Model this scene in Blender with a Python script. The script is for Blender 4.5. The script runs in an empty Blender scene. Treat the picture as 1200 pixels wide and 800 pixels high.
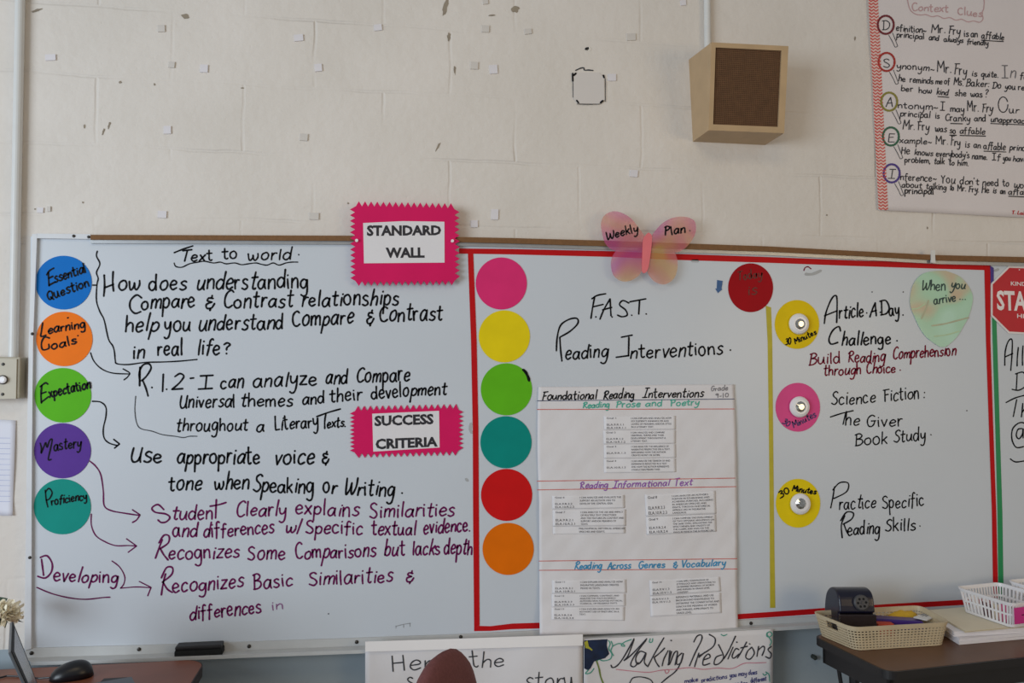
import bpy, bmesh, math, random
from mathutils import Vector, Matrix
R = random.Random(7)
C = bpy.context.scene.collection
sc = bpy.context.scene

# ------------------------------------------------------------ camera
CAM = Vector((0, -2.5, 1.51)); FPX = 969.0
YAW, PITCH = math.radians(9.05), math.radians(2.53)
cd = bpy.data.cameras.new('camera'); cam = bpy.data.objects.new('camera', cd); C.objects.link(cam)
cam.location = CAM; cam.rotation_euler = (math.pi / 2 + PITCH, 0, -YAW)
cd.sensor_width = 36; cd.lens = 36 * FPX / 1200; cd.clip_start = .05
sc.camera = cam

# ------------------------------------------------------------ world and room light
EXPOSURE = 0.0
sc.view_settings.view_transform = 'Standard'; sc.view_settings.look = 'None'
sc.view_settings.gamma = 1; sc.view_settings.use_curve_mapping = False
sc.view_settings.exposure = EXPOSURE
w = bpy.data.worlds.new('world'); sc.world = w; w.use_nodes = True
bgn = w.node_tree.nodes['Background']; bgn.inputs[0].default_value = (.92, .95, 1, 1); bgn.inputs[1].default_value = .26
def area(name, loc, target, sx, sy, power, col):
    l = bpy.data.lights.new(name, 'AREA'); l.shape = 'RECTANGLE'; l.size = sx; l.size_y = sy; l.energy = power; l.color = col
    o = bpy.data.objects.new(name, l); C.objects.link(o); o.location = loc
    o.rotation_euler = (Vector(target) - Vector(loc)).to_track_quat('-Z', 'Y').to_euler()
    return o
area('window_daylight', (-3.6, -3.4, 1.75), (0.0, 0, 1.3), 2.6, 1.7, 136, (.79, .90, 1))
area('warm_room_light', (3.0, -3.3, 1.7), (1.7, 0, 1.1), 1.4, 1.0, 20, (1, .74, .40))
area('ceiling_light_panel', (.0, -2.3, 3.25), (.0, -1.0, .6), 1.2, 0.6, 9, (1, .80, .50))

# ------------------------------------------------------------ pixel <-> place
_F = Vector((math.sin(YAW) * math.cos(PITCH), math.cos(YAW) * math.cos(PITCH), math.sin(PITCH)))
_R = Vector((math.cos(YAW), -math.sin(YAW), 0)); _U = _R.cross(_F)
def ray(px, py): return _F * FPX + _R * (px - 600) + _U * (400 - py)
def P(px, py, off=0.0):                       # the point of the wall (or of a plane off metres before it)
    d = ray(px, py); t = (-off - CAM.y) / d.y; return CAM + d * t
def Q(px, py, z):                             # the point of a level surface at height z
    d = ray(px, py); t = (z - CAM.z) / d.z; return CAM + d * t

# ------------------------------------------------------------ materials
def lin(c):
    return tuple((v / 255 / 12.92) if v / 255 <= .04045 else ((v / 255 + .055) / 1.055) ** 2.4 for v in c)
_mats = {}
def mat(name, rgb, rough=.6, var=.06, scale=25.0, bump=0.0, bscale=60.0, metal=0.0, spec=.5, alpha=1.0, coat=0.0):
    if name in _mats: return _mats[name]
    m = bpy.data.materials.new(name); m.use_nodes = True; nt = m.node_tree; b = nt.nodes['Principled BSDF']
    base = lin(rgb)
    tc = nt.nodes.new('ShaderNodeTexCoord'); n = nt.nodes.new('ShaderNodeTexNoise'); n.inputs['Scale'].default_value = scale
    n.inputs['Detail'].default_value = 4
    nt.links.new(tc.outputs['Object'], n.inputs['Vector'])
    r = nt.nodes.new('ShaderNodeValToRGB')
    r.color_ramp.elements[0].position = .3; r.color_ramp.elements[1].position = .7
    r.color_ramp.elements[0].color = (*[v * (1 - var) for v in base], 1); r.color_ramp.elements[1].color = (*[min(1, v * (1 + var)) for v in base], 1)
    nt.links.new(n.outputs['Fac'], r.inputs['Fac']); nt.links.new(r.outputs['Color'], b.inputs['Base Color'])
    b.inputs['Roughness'].default_value = rough; b.inputs['Metallic'].default_value = metal
    b.inputs['Specular IOR Level'].default_value = spec
    if coat: b.inputs['Coat Weight'].default_value = coat
    if alpha < 1: b.inputs['Alpha'].default_value = alpha
    if bump:
        n2 = nt.nodes.new('ShaderNodeTexNoise'); n2.inputs['Scale'].default_value = bscale; n2.inputs['Detail'].default_value = 3
        nt.links.new(tc.outputs['Object'], n2.inputs['Vector'])
        bp = nt.nodes.new('ShaderNodeBump'); bp.inputs['Strength'].default_value = bump; bp.inputs['Distance'].default_value = .01
        nt.links.new(n2.outputs['Fac'], bp.inputs['Height']); nt.links.new(bp.outputs['Normal'], b.inputs['Normal'])
    _mats[name] = m; return m

def wall_material():
    m = bpy.data.materials.new('painted_block_wall'); m.use_nodes = True; nt = m.node_tree; b = nt.nodes['Principled BSDF']
    N = nt.nodes.new; L = nt.links.new
    tc = N('ShaderNodeTexCoord'); sp = N('ShaderNodeSeparateXYZ'); L(tc.outputs['Object'], sp.inputs[0])
    cb = N('ShaderNodeCombineXYZ'); L(sp.outputs['X'], cb.inputs[0]); L(sp.outputs['Z'], cb.inputs[1])
    wn = N('ShaderNodeTexNoise'); wn.inputs['Scale'].default_value = 5; wn.inputs['Detail'].default_value = 3; L(cb.outputs[0], wn.inputs['Vector'])
    ms = N('ShaderNodeVectorMath'); ms.operation = 'MULTIPLY_ADD'; ms.inputs[1].default_value = (.022, .022, 0)
    L(wn.outputs['Color'], ms.inputs[0]); L(cb.outputs[0], ms.inputs[2])
    mp = N('ShaderNodeMapping'); L(ms.outputs[0], mp.inputs['Vector']); mp.inputs['Location'].default_value = WALL_SHIFT
    bt = N('ShaderNodeTexBrick'); L(mp.outputs[0], bt.inputs['Vector'])
    bt.offset = .5; bt.inputs['Scale'].default_value = 1; bt.inputs['Brick Width'].default_value = .406; bt.inputs['Row Height'].default_value = .203
    bt.inputs['Mortar Size'].default_value = .0065; bt.inputs['Mortar Smooth'].default_value = .9
    # joints only half filled by the paint: patchy strength
    pn = N('ShaderNodeTexNoise'); pn.inputs['Scale'].default_value = 2.6; L(cb.outputs[0], pn.inputs['Vector'])
    pr = N('ShaderNodeMapRange'); pr.inputs[1].default_value = .44; pr.inputs[2].default_value = .72; L(pn.outputs['Fac'], pr.inputs[0])
    jm = N('ShaderNodeMath'); jm.operation = 'MULTIPLY'; L(bt.outputs['Fac'], jm.inputs[0]); L(pr.outputs[0], jm.inputs[1])
    ln = N('ShaderNodeTexNoise'); ln.inputs['Scale'].default_value = 38; ln.inputs['Detail'].default_value = 5; L(cb.outputs[0], ln.inputs['Vector'])
    l2 = N('ShaderNodeTexNoise'); l2.inputs['Scale'].default_value = 7; l2.inputs['Detail'].default_value = 2; L(cb.outputs[0], l2.inputs['Vector'])
    pt = N('ShaderNodeTexVoronoi'); pt.inputs['Scale'].default_value = 33; L(ms.outputs[0], pt.inputs['Vector'])
    ptr = N('ShaderNodeMapRange'); ptr.inputs[1].default_value = .0; ptr.inputs[2].default_value = .12; ptr.inputs[3].default_value = 0; ptr.inputs[4].default_value = 1
    L(pt.outputs['Distance'], ptr.inputs[0])
    h = N('ShaderNodeMath'); h.operation = 'MULTIPLY_ADD'; h.inputs[1].default_value = -.8; L(jm.outputs[0], h.inputs[0])
    ha = N('ShaderNodeMath'); ha.operation = 'MULTIPLY_ADD'; ha.inputs[1].default_value = .5; L(ln.outputs['Fac'], ha.inputs[0]); 
    hb = N('ShaderNodeMath'); hb.operation = 'MULTIPLY_ADD'; hb.inputs[1].default_value = 1.0; L(l2.outputs['Fac'], hb.inputs[0])
    hc = N('ShaderNodeMath'); hc.operation = 'MULTIPLY'; hc.inputs[1].default_value = .12; L(ptr.outputs[0], hc.inputs[0])
    L(hc.outputs[0], hb.inputs[2]); L(hb.outputs[0], ha.inputs[2]); L(ha.outputs[0], h.inputs[2])
    bp = N('ShaderNodeBump'); bp.inputs['Strength'].default_value = .5; bp.inputs['Distance'].default_value = .0085
    L(h.outputs[0], bp.inputs['Height']); L(bp.outputs['Normal'], b.inputs['Normal'])
    r = N('ShaderNodeValToRGB'); r.color_ramp.elements[0].position = .3; r.color_ramp.elements[1].position = .72
    r.color_ramp.elements[0].color = (*lin((217, 210, 202)), 1); r.color_ramp.elements[1].color = (*lin((225, 218, 211)), 1)
    cn = N('ShaderNodeTexNoise'); cn.inputs['Scale'].default_value = 3.2; cn.inputs['Detail'].default_value = 5; L(cb.outputs[0], cn.inputs['Vector'])
    L(cn.outputs['Fac'], r.inputs['Fac']); L(r.outputs['Color'], b.inputs['Base Color'])
    b.inputs['Roughness'].default_value = .62; b.inputs['Specular IOR Level'].default_value = .3
    return m
_j = P(453, 103); WALL_SHIFT = (-_j.x + .406 * 6, -_j.z + .203 * 12, 0)

INK = mat('black_marker_ink', (15, 16, 20), .55, .1, spec=.12)
INKT = mat('thin_black_marker_ink', (52, 54, 60), .5, .1)
PURPLE = mat('magenta_marker_ink', (104, 18, 80), .55, .1, spec=.12)
MAROON = mat('maroon_marker_ink', (122, 12, 44), .55, .1, spec=.12)
WHITEB = mat('whiteboard_enamel', (204, 210, 218), .33, .015, 3, spec=.4)
PAPER = mat('white_paper', (226, 223, 226), .8, .015, 12, bump=.08, bscale=30)
ALU = mat('brushed_aluminium', (176, 178, 180), .35, .05, 40, metal=.7)
WHITEM = mat('white_enamelled_metal', (214, 216, 220), .4, .02)
SCREW = mat('dark_screw_steel', (58, 54, 50), .4, .1, metal=.6)

# ------------------------------------------------------------ objects
def new(name, V, Fc, m, parent=None, org=None, smooth=False):
    """One mesh object; V are world points. Origin: the parent's place, or org, or the middle of V."""
    V = [Vector(v) for v in V]
    if parent is not None:
        o0 = Vector((0, 0, 0)); q = parent
        while q is not None: o0 += q.location; q = q.parent
    else:
        o0 = Vector(org) if org is not None else sum(V, Vector()) / len(V)
    me = bpy.data.meshes.new(name); me.from_pydata([v - o0 for v in V], [], Fc)
    me.materials.append(m)
    if smooth:
        for p in me.polygons: p.use_smooth = True
    me.update()
    o = bpy.data.objects.new(name, me); C.objects.link(o)
    if parent is not None: o.parent = parent
    else: o.location = o0
    return o
def empty(name, loc):
    o = bpy.data.objects.new(name, None); C.objects.link(o); o.location = loc; o.empty_display_size = .05; return o
def tag(o, label=None, cat=None, group=None, kind=None):
    if label: o['label'] = label
    if cat: o['category'] = cat
    if group: o['group'] = group
    if kind: o['kind'] = kind
    return o
def bevel(o, wd, seg=2):
    b = o.modifiers.new('bevel', 'BEVEL'); b.width = wd; b.segments = seg; b.limit_method = 'ANGLE'; b.angle_limit = math.radians(40)
    return o
class MB:
    def __init__(s): s.v = []; s.f = []
    def add(s, V, Fc):
        n = len(s.v); s.v += [Vector(v) for v in V]; s.f += [tuple(i + n for i in f) for f in Fc]; return s
    def hexa(s, a, b):                         # a, b: four points each (bottom ring, top ring)
        return s.add(list(a) + list(b), [(3, 2, 1, 0), (4, 5, 6, 7), (0, 1, 5, 4), (1, 2, 6, 5), (2, 3, 7, 6), (3, 0, 4, 7)])
    def box(s, c, size, rz=0.0):
        c = Vector(c); M = Matrix.Rotation(rz, 3, 'Z'); x, y, z = [k / 2 for k in size]
        q = [(-x, -y), (x, -y), (x, y), (-x, y)]
        return s.hexa([c + M @ Vector((a, b, -z)) for a, b in q], [c + M @ Vector((a, b, z)) for a, b in q])
    def prism(s, poly, d):                     # poly: 3D ring, d: extrusion
        n = len(poly); d = Vector(d); A = [Vector(p) for p in poly]; B = [p + d for p in A]
        return s.add(A + B, [tuple(range(n))[::-1], tuple(range(n, 2 * n))] + [(i, (i + 1) % n, (i + 1) % n + n, i + n) for i in range(n)])
    def tube(s, a, b, r, n=12, r2=None):
        a, b = Vector(a), Vector(b); d = (b - a).normalized(); u = d.orthogonal().normalized(); w_ = d.cross(u); r2 = r if r2 is None else r2
        A = [a + (u * math.cos(2 * math.pi * k / n) + w_ * math.sin(2 * math.pi * k / n)) * r for k in range(n)]
        B = [b + (u * math.cos(2 * math.pi * k / n) + w_ * math.sin(2 * math.pi * k / n)) * r2 for k in range(n)]
        return s.add(A + B, [tuple(range(n))[::-1], tuple(range(n, 2 * n))] + [(i, (i + 1) % n, (i + 1) % n + n, i + n) for i in range(n)])
    def lathe(s, base, axis, prof, n=28):      # prof: (radius, height along axis)
        base = Vector(base); d = Vector(axis).normalized(); u = d.orthogonal().normalized(); w_ = d.cross(u); V = []; Fc = []
        for r, h in prof:
            V += [base + d * h + (u * math.cos(2 * math.pi * k / n) + w_ * math.sin(2 * math.pi * k / n)) * r for k in range(n)]
        for j in range(len(prof) - 1):
            for k in range(n):
                a = j * n + k; b = j * n + (k + 1) % n; Fc.append((a, b, b + n, a + n))
        Fc.append(tuple(range((len(prof) - 1) * n, len(prof) * n))); Fc.append(tuple(range(n))[::-1])
        return s.add(V, Fc)
    def build(s, name, m, parent=None, **k): return new(name, s.v, s.f, m, parent, **k)

def plate_geo(px, o1, th):
    """A flat sheet against the wall, outlined by pixels, front th before its back."""
    A = [P(x, y, o1) for x, y in px]; return MB().prism(A, (0, th, 0))
def plate(name, px, o1, th, m, parent=None, **k): return plate_geo(px, o1, th).build(name, m, parent, **k)
def strip_geo(A, B, o1, th, mb=None):
    """A long flat bar whose upper and lower edge follow two rows of pixels."""
    mb = mb or MB()
    for i in range(len(A) - 1):
        q = [P(*A[i], o1), P(*B[i], o1), P(*B[i + 1], o1), P(*A[i + 1], o1)]
        mb.hexa([p + Vector((0, th, 0)) for p in q], q)
    return mb
def ell(cx, cy, rx, ry, n=56, rot=0.0):
    return [(cx + rx * math.cos(2 * math.pi * k / n), cy + ry * math.sin(2 * math.pi * k / n)) for k in range(n)]

def catmull(pts, seg=5):
    if len(pts) < 3: return pts
    out = []; n = len(pts)
    for i in range(n - 1):
        p0, p1, p2, p3 = pts[max(0, i - 1)], pts[i], pts[i + 1], pts[min(n - 1, i + 2)]
        for k in range(seg):
            t = k / seg; t2 = t * t; t3 = t2 * t
            out.append(tuple(.5 * (2 * p1[j] + (p2[j] - p0[j]) * t + (2 * p0[j] - 5 * p1[j] + 4 * p2[j] - p3[j]) * t2 + (3 * p1[j] - p0[j] - 3 * p2[j] + p3[j]) * t3) for j in (0, 1)))
    out.append(pts[-1]); return out

def ribbon(mb, pts, wd, off, taper=True):
    """A stroke of ink wd pixels wide along pixel points; off is a number or a function of the pixel."""
    f = off if callable(off) else (lambda x, y: off)
    q = [pts[0]]
    for p in pts[1:]:
        if (p[0] - q[-1][0]) ** 2 + (p[1] - q[-1][1]) ** 2 > 1e-3: q.append(p)
    pts = q
    if len(pts) == 1: pts = [pts[0], (pts[0][0] + .1, pts[0][1])]
    n = len(pts); L = []; Rr = []
    for i, (x, y) in enumerate(pts):
        a = pts[max(0, i - 1)]; b = pts[min(n - 1, i + 1)]; dx, dy = b[0] - a[0], b[1] - a[1]; l = math.hypot(dx, dy) or 1
        dx /= l; dy /= l; hw = wd / 2 * (1 + .10 * math.sin(i * .9 + pts[0][0]))
        L.append((x - dy * hw, y + dx * hw)); Rr.append((x + dy * hw, y - dx * hw))
    a, b = pts[0], pts[1]; l = math.hypot(b[0] - a[0], b[1] - a[1]); c0 = (a[0] - (b[0] - a[0]) / l * wd * .45, a[1] - (b[1] - a[1]) / l * wd * .45)
    a, b = pts[-1], pts[-2]; l = math.hypot(b[0] - a[0], b[1] - a[1]); c1 = (a[0] - (b[0] - a[0]) / l * wd * .45, a[1] - (b[1] - a[1]) / l * wd * .45)
    V = [P(*p, f(*p)) for p in L + Rr + [c0, c1]]
    Fc = [(i, i + 1, n + i + 1, n + i) for i in range(n - 1)] + [(2 * n, 0, n), (2 * n + 1, 2 * n - 1, n - 1)]
    mb.add(V, Fc)

G = {
'a': (5.2, "4.3,4.1 2.6,5 .7,3.6 .4,1.4 1.7,0 3.3,.9 4.4,4.4|4.4,4.9 4.3,1.5 5,0"),
'b': (4.6, ".6,9.5 .6,4.5 .6,.2|.6,3.2 2.4,4.9 4.3,3.6 4,1 2.2,0 .6,.8"),
'c': (4.4, "4,4.1 2.6,5 .8,3.8 .5,1.5 1.9,0 4.2,.9"),
'd': (5, "4.2,3.9 2.4,5 .6,3.6 .4,1.4 1.8,0 3.4,.9 4.3,3|4.6,9.5 4.3,4 4.4,.1"),
'e': (4.5, ".6,2.4 3.6,2.9 3.9,4.1 2.4,5 .8,3.7 .5,1.6 2,0 4.3,1"),
'f': (4, "4,8.6 2.9,9.4 1.9,8 1.8,3.5 1.5,-1|.2,5 3.8,5.2"),
'g': (4.9, "4.2,4.1 2.5,5 .7,3.7 .5,1.6 1.8,.3 3.4,1.2 4.3,4|4.4,4.8 4.5,.5 4.0,-3 2.3,-4 .6,-3.2"),
'h': (4.6, ".7,9.5 .7,4.5 .6,0|.7,2.8 2.4,4.9 4,4.1 4.2,.1"),
'i': (1.7, ".8,4.9 .9,2 1.1,0|.9,6.9 1.1,7.3"),
'j': (2.2, "1.6,4.9 1.6,-1 1,-3.4 -.6,-3.6|1.6,6.9 1.8,7.3"),
'k': (4.3, ".7,9.5 .6,0|4,5 .8,2.2|1.8,3 4.2,0"),
'l': (1.7, ".9,9.5 .8,4 1,0"),
'm': (6.7, ".6,4.9 .6,0|.6,3 2,4.9 3.3,4.2 3.4,.2|3.4,3 4.9,4.9 6.2,4.2 6.4,0"),
'n': (4.6, ".6,4.9 .6,0|.6,2.8 2.3,4.9 3.9,4.2 4.2,0"),
'o': (4.9, "2.6,5 .8,3.9 .5,1.6 2,0 4,.8 4.5,3 3.6,4.7 2.4,5"),
'p': (4.6, ".7,4.9 .6,0 .5,-4.2|.7,3.4 2.5,5 4.3,3.7 4,1.2 2.3,.1 .7,.9"),
'q': (5, "4.2,4.1 2.5,5 .7,3.7 .5,1.6 1.8,.3 3.4,1.2 4.3,4|4.4,4.8 4.3,-4 5.2,-3"),
'r': (3.5, ".6,4.9 .7,0|.7,2.6 1.9,4.6 3.4,4.6"),
's': (4, "3.7,4.4 2.2,5 .8,4 1.6,2.9 3.4,2 3.6,.8 2,0 .3,.6"),
't': (3.8, "1.8,8.5 1.7,4 1.8,.8 2.8,0 3.6,.6|.1,5.4 3.7,5.7"),
'u': (5, ".6,4.9 .5,1.6 1.6,0 3.2,.8 4.2,3.4|4.3,4.9 4.3,1.2 5,0"),
'v': (4, ".3,4.9 2,0|2,0 3.9,5"),
'w': (6.5, ".3,4.8 .8,1.2 1.7,0 3,1.6 3.3,3.8|3.3,3.8 3.8,.8 5,.1 6.3,2.4 6.2,4.9"),
'x': (4.2, ".4,4.9 4,0|4,5 .2,0"),
'y': (4.6, ".5,4.9 .8,2.2 2,1.2 3.6,2.4 4.2,4.8|4.3,4.9 4.1,0 3.2,-3.2 1.6,-4 .4,-3.2"),
'z': (4.2, ".4,4.8 3.8,4.9|3.8,4.9 .3,.1|.3,.1 4.1,.2"),
'A': (5.4, ".2,-.2 1.6,4 3.6,9.2|3.6,9.2 4.3,4.5 5.2,0|.9,3 5,3.6"),
'B': (5.2, ".9,9 .7,0|-.1,8.4 2.6,9.3 4.4,7.6 3.3,5.5 1.2,4.7|1.2,4.7 4.2,4.2 5,2.2 3.3,.3 .2,-.2"),
'C': (5.4, "5,8 3.4,9.2 1.2,7.4 .5,4 1.4,.9 3.4,0 5.4,1.2"),
'D': (5.8, "1.2,9 1,0|-.2,8.6 3,9.2 5.6,7 5.6,3 3.4,.4 0,-.2"),
'E': (4.9, "4.6,8.9 .9,8.8|.9,8.8 .7,0|.8,4.6 3.8,5|.7,0 4.8,.3"),
'F': (4.6, "-.2,8.8 5,9.3|1.2,8.8 .9,0|1,4.8 4,5.1"),
'G': (6, "5,8 3.2,9.2 1.1,7.2 .5,3.8 1.6,.6 3.6,.2 5,2 5.2,4.2|3,4.2 6,4.3"),
'H': (5.4, ".8,9 .5,-.4|5,9.2 4.9,0|.6,4.6 5,5"),
'I': (4.8, ".2,8.9 4.6,9.1|2.4,9 2.2,0|-.2,0 4.6,.2"),
'L': (4.2, ".9,9.2 .7,4 .7,.2|.7,.2 4,.4"),
'M': (7, ".5,0 1,9|1,9 3.5,3|3.5,3 6.2,9|6.2,9 6.8,0"),
'O': (6.4, "3.4,9.2 1.2,7.6 .4,4.2 1.6,.8 3.8,0 5.8,2.4 5.9,6.4 4.4,8.8 3.2,9.2"),
'P': (5, ".9,8.8 .6,0|-.2,8.2 2.2,9.3 4.6,7.8 3.8,5.2 1,4.2"),
'Q': (6, "2.8,9 .8,7 .5,3.4 2,.4 4.4,1 5.6,4 4.8,7.8 2.8,9|3,2.6 6,-1"),
'R': (5.4, ".9,8.6 .6,0|-.4,7 1.5,9.2 4,8.8 4.2,6.4 .9,4.4|.9,4.4 3,2 5.4,-.2"),
'S': (4.9, "4.6,8 3,9.2 1,7.8 1.4,5.6 3.8,3.8 4.6,1.8 2.8,0 .2,1"),
'T': (5.4, "-.4,8.6 5.4,9.4|2.6,9 2.3,0"),
'U': (5.6, ".6,9 .4,3 1.8,.2 4,1 4.8,4|5,9 4.8,3 5.4,0"),
'V': (5.2, ".2,8.8 2.6,0|2.6,0 5.2,9.2"),
'W': (7.6, ".2,8.6 1,1 1.8,0 3.6,3 4,6|4,6 4.6,1 5.8,.2 7.4,4 7.4,9"),
'Y': (5.2, ".4,9 2.6,4.8|5,9.2 2.6,4.8 2.2,0"),
'0': (5, "2.6,9 .8,6.6 .8,2 2.6,0 4.4,2.4 4.4,6.8 2.6,9"),
'1': (2.2, "1.2,9 .9,0"),
'2': (5, ".6,7.2 2.4,9 4.2,7.2 3,3.6 .4,.2|.4,.2 4.8,.4"),
'3': (4.6, ".6,8.2 2.6,9 4,7.2 2,5|2,5 4.2,3.6 3.6,.8 .3,.4"),
'9': (4.6, "4,7.6 2.2,9 .7,7 2,5.2 4,7.2|4.1,8 3.6,0"),
'.': (1.4, ".6,.3 .8,0"), ',': (1.4, ".8,.5 .5,-1.6"), '-': (3.2, ".4,2.8 2.8,3"), '~': (4.6, ".3,2.6 1.4,3.4 3,2.4 4.3,3.2"),
'?': (4.2, ".4,7.6 2.2,9.2 3.8,7.6 2.2,5 2,3|2,.5 2.1,0"), '/': (3.4, "2.9,9.4 .2,-1"), ':': (1.4, ".6,4.2 .7,3.8|.6,.6 .7,.2"), "'": (1.2, ".6,9 .5,7.4"),
'&': (4.2, "3.2,6.8 1.2,7.4 .8,5.4 2.8,4.2|2.8,4.2 .5,3 .9,.4 2.9,.4 4,3.2|2.6,9.3 2.5,7.4|2.5,.3 2.3,-1.4"),
'+': (4, ".4,3 3.6,3.2|2,5 1.9,1.2"),
'@': (8, "5,6 3.2,6 2.6,3.6 4,3 5.2,5|5.2,6.4 5.4,3.4 7,4.4 6.4,8 3.4,9 .8,6.4 1.2,1.8 4,0 7,1"),
}
G = {k: (a, [[tuple(map(float, p.split(','))) for p in st.split()] for st in s.split('|')]) for k, (a, s) in G.items()}

def write(mb, text, x0, y0, x1, y1, xh, wd, off, cap=.86, slant=.12, jit=.42):
    """Hand lettering from baseline (x0,y0) to (x1,y1) in pixels, xh pixels tall; spaces allowed."""
    adv = 0; items = []
    for ch in text:
        if ch == ' ': adv += 3.4; continue
        g = G[ch]; items.append((ch, adv, g[1])); adv += g[0] + .9
    adv -= .9
    sx = math.hypot(x1 - x0, y1 - y0) / adv; sy = xh * .9 / 5.0; an = math.atan2(y1 - y0, x1 - x0); ca, sa = math.cos(an), math.sin(an)
    for ch, ax, strokes in items:
        jy = R.uniform(-jit, jit); js = 1 + R.uniform(-.12, .12); jr = slant + R.uniform(-.13, .13); jw = R.uniform(.93, 1.05)
        for st in strokes:
            pts = []
            for (u, v) in catmull(st):
                v = (5 + (v - 5) * cap if v > 5 else v) * js + jy
                X = (ax + u * jw) * sx + jr * v * sy; Y = -v * sy
                pts.append((x0 + X * ca - Y * sa, y0 + X * sa + Y * ca))
            ribbon(mb, pts, wd, off)
def line(parent, m, words, xh, wd, off, extra=(), label=None, **k):
    """One line of handwriting = one part. words: (text,x0,y0,x1,y1[,xh]); extra: free strokes."""
    mb = MB()
    for it in words:
        write(mb, it[0], *it[1:5], it[5] if len(it) > 5 else xh, wd, off, **k)
    for st in extra: ribbon(mb, catmull(list(st)), wd, off)
    o = mb.build('handwriting', m, parent)
    if label: o['label'] = label
    return o
def stroke(name, parent, m, strokes, wd, off, label=None):
    mb = MB()
    for st in strokes: ribbon(mb, catmull(list(st)), wd, off)
    o = mb.build(name, m, parent)
    if label: o['label'] = label
    return o

def printed(name, text, quad, off, m, parent, bold=.02, lead=1.0, align='LEFT', label=None):
    """Set type filling a pixel quad (top left, top right, bottom right, bottom left)."""
    cu = bpy.data.curves.new('type', 'FONT'); cu.body = text; cu.offset = bold; cu.resolution_u = 2; cu.space_line = lead; cu.align_x = align
    to = bpy.data.objects.new('type', cu); C.objects.link(to)
    bpy.context.view_layer.update()
    dg = bpy.context.evaluated_depsgraph_get(); me = bpy.data.meshes.new_from_object(to.evaluated_get(dg))
    V = [v.co.copy() for v in me.vertices]; Fc = [tuple(p.vertices) for p in me.polygons]
    bpy.data.objects.remove(to); bpy.data.curves.remove(cu); bpy.data.meshes.remove(me)
    xs = [v.x for v in V]; ys = [v.y for v in V]; xa, xb, ya, yb = min(xs), max(xs), min(ys), max(ys)
    f = off if callable(off) else (lambda x, y: off); W = []
    for v in V:
        u = (v.x - xa) / (xb - xa); t = (yb - v.y) / (yb - ya)
        px = [(quad[0][j] * (1 - u) + quad[1][j] * u) * (1 - t) + (quad[3][j] * (1 - u) + quad[2][j] * u) * t for j in (0, 1)]
        W.append(P(*px, f(*px)))
    o = new(name, W, Fc, m, parent)
    if label: o['label'] = label
    return o

def sheet(name, quad, offf, m, parent=None, nu=30, nv=36, edge=None, thick=.0005):
    """A hung sheet of paper; offf(px,py) is how far it stands before the wall."""
    V = []; Fc = []
    for j in range(nv + 1):
        for i in range(nu + 1):
            u, t = i / nu, j / nv
            px = [(quad[0][k] * (1 - u) + quad[1][k] * u) * (1 - t) + (quad[3][k] * (1 - u) + quad[2][k] * u) * t for k in (0, 1)]
            if edge: px[0] += edge(u, t)[0]; px[1] += edge(u, t)[1]
            V.append(P(px[0], px[1], offf(*px)))
    for j in range(nv):
        for i in range(nu):
            a = j * (nu + 1) + i; Fc.append((a, a + nu + 1, a + nu + 2, a + 1))
    o = new(name, V, Fc, m, parent, smooth=True)
    s = o.modifiers.new('thickness', 'SOLIDIFY'); s.thickness = thick; s.offset = -1
    return o
# ============================================================ THE SETTING
wm = wall_material()
tag(MB().hexa([(-3.2, 0, 0), (4.2, 0, 0), (4.2, .2, 0), (-3.2, .2, 0)], [(-3.2, 0, 3.3), (4.2, 0, 3.3), (4.2, .2, 3.3), (-3.2, .2, 3.3)]).build('wall_front', wm, org=(0, 0, 0)), kind='structure')
wall = bpy.data.objects['wall_front']
tag(MB().box((.5, -2.3, -.05), (7.4, 5.0, .1)).build('floor', mat('floor_tile', (150, 146, 138), .5, .05, 4)), kind='structure')
tag(MB().box((.5, -.008, .05), (7.4, .016, .1)).build('baseboard_front', mat('vinyl_base', (70, 66, 62), .5)), kind='structure')
dz = P(0, 761, 0).z
tag(MB().hexa([(-3.2, -.0015, .1), (4.2, -.0015, .1), (4.2, 0, .1), (-3.2, 0, .1)], [(-3.2, -.0015, dz), (4.2, -.0015, dz), (4.2, 0, dz), (-3.2, 0, dz)]).build('trim_1', mat('grey_blue_dado_paint', (158, 170, 178), .55, .03, 5, bump=.12, bscale=30)), kind='structure')
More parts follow.
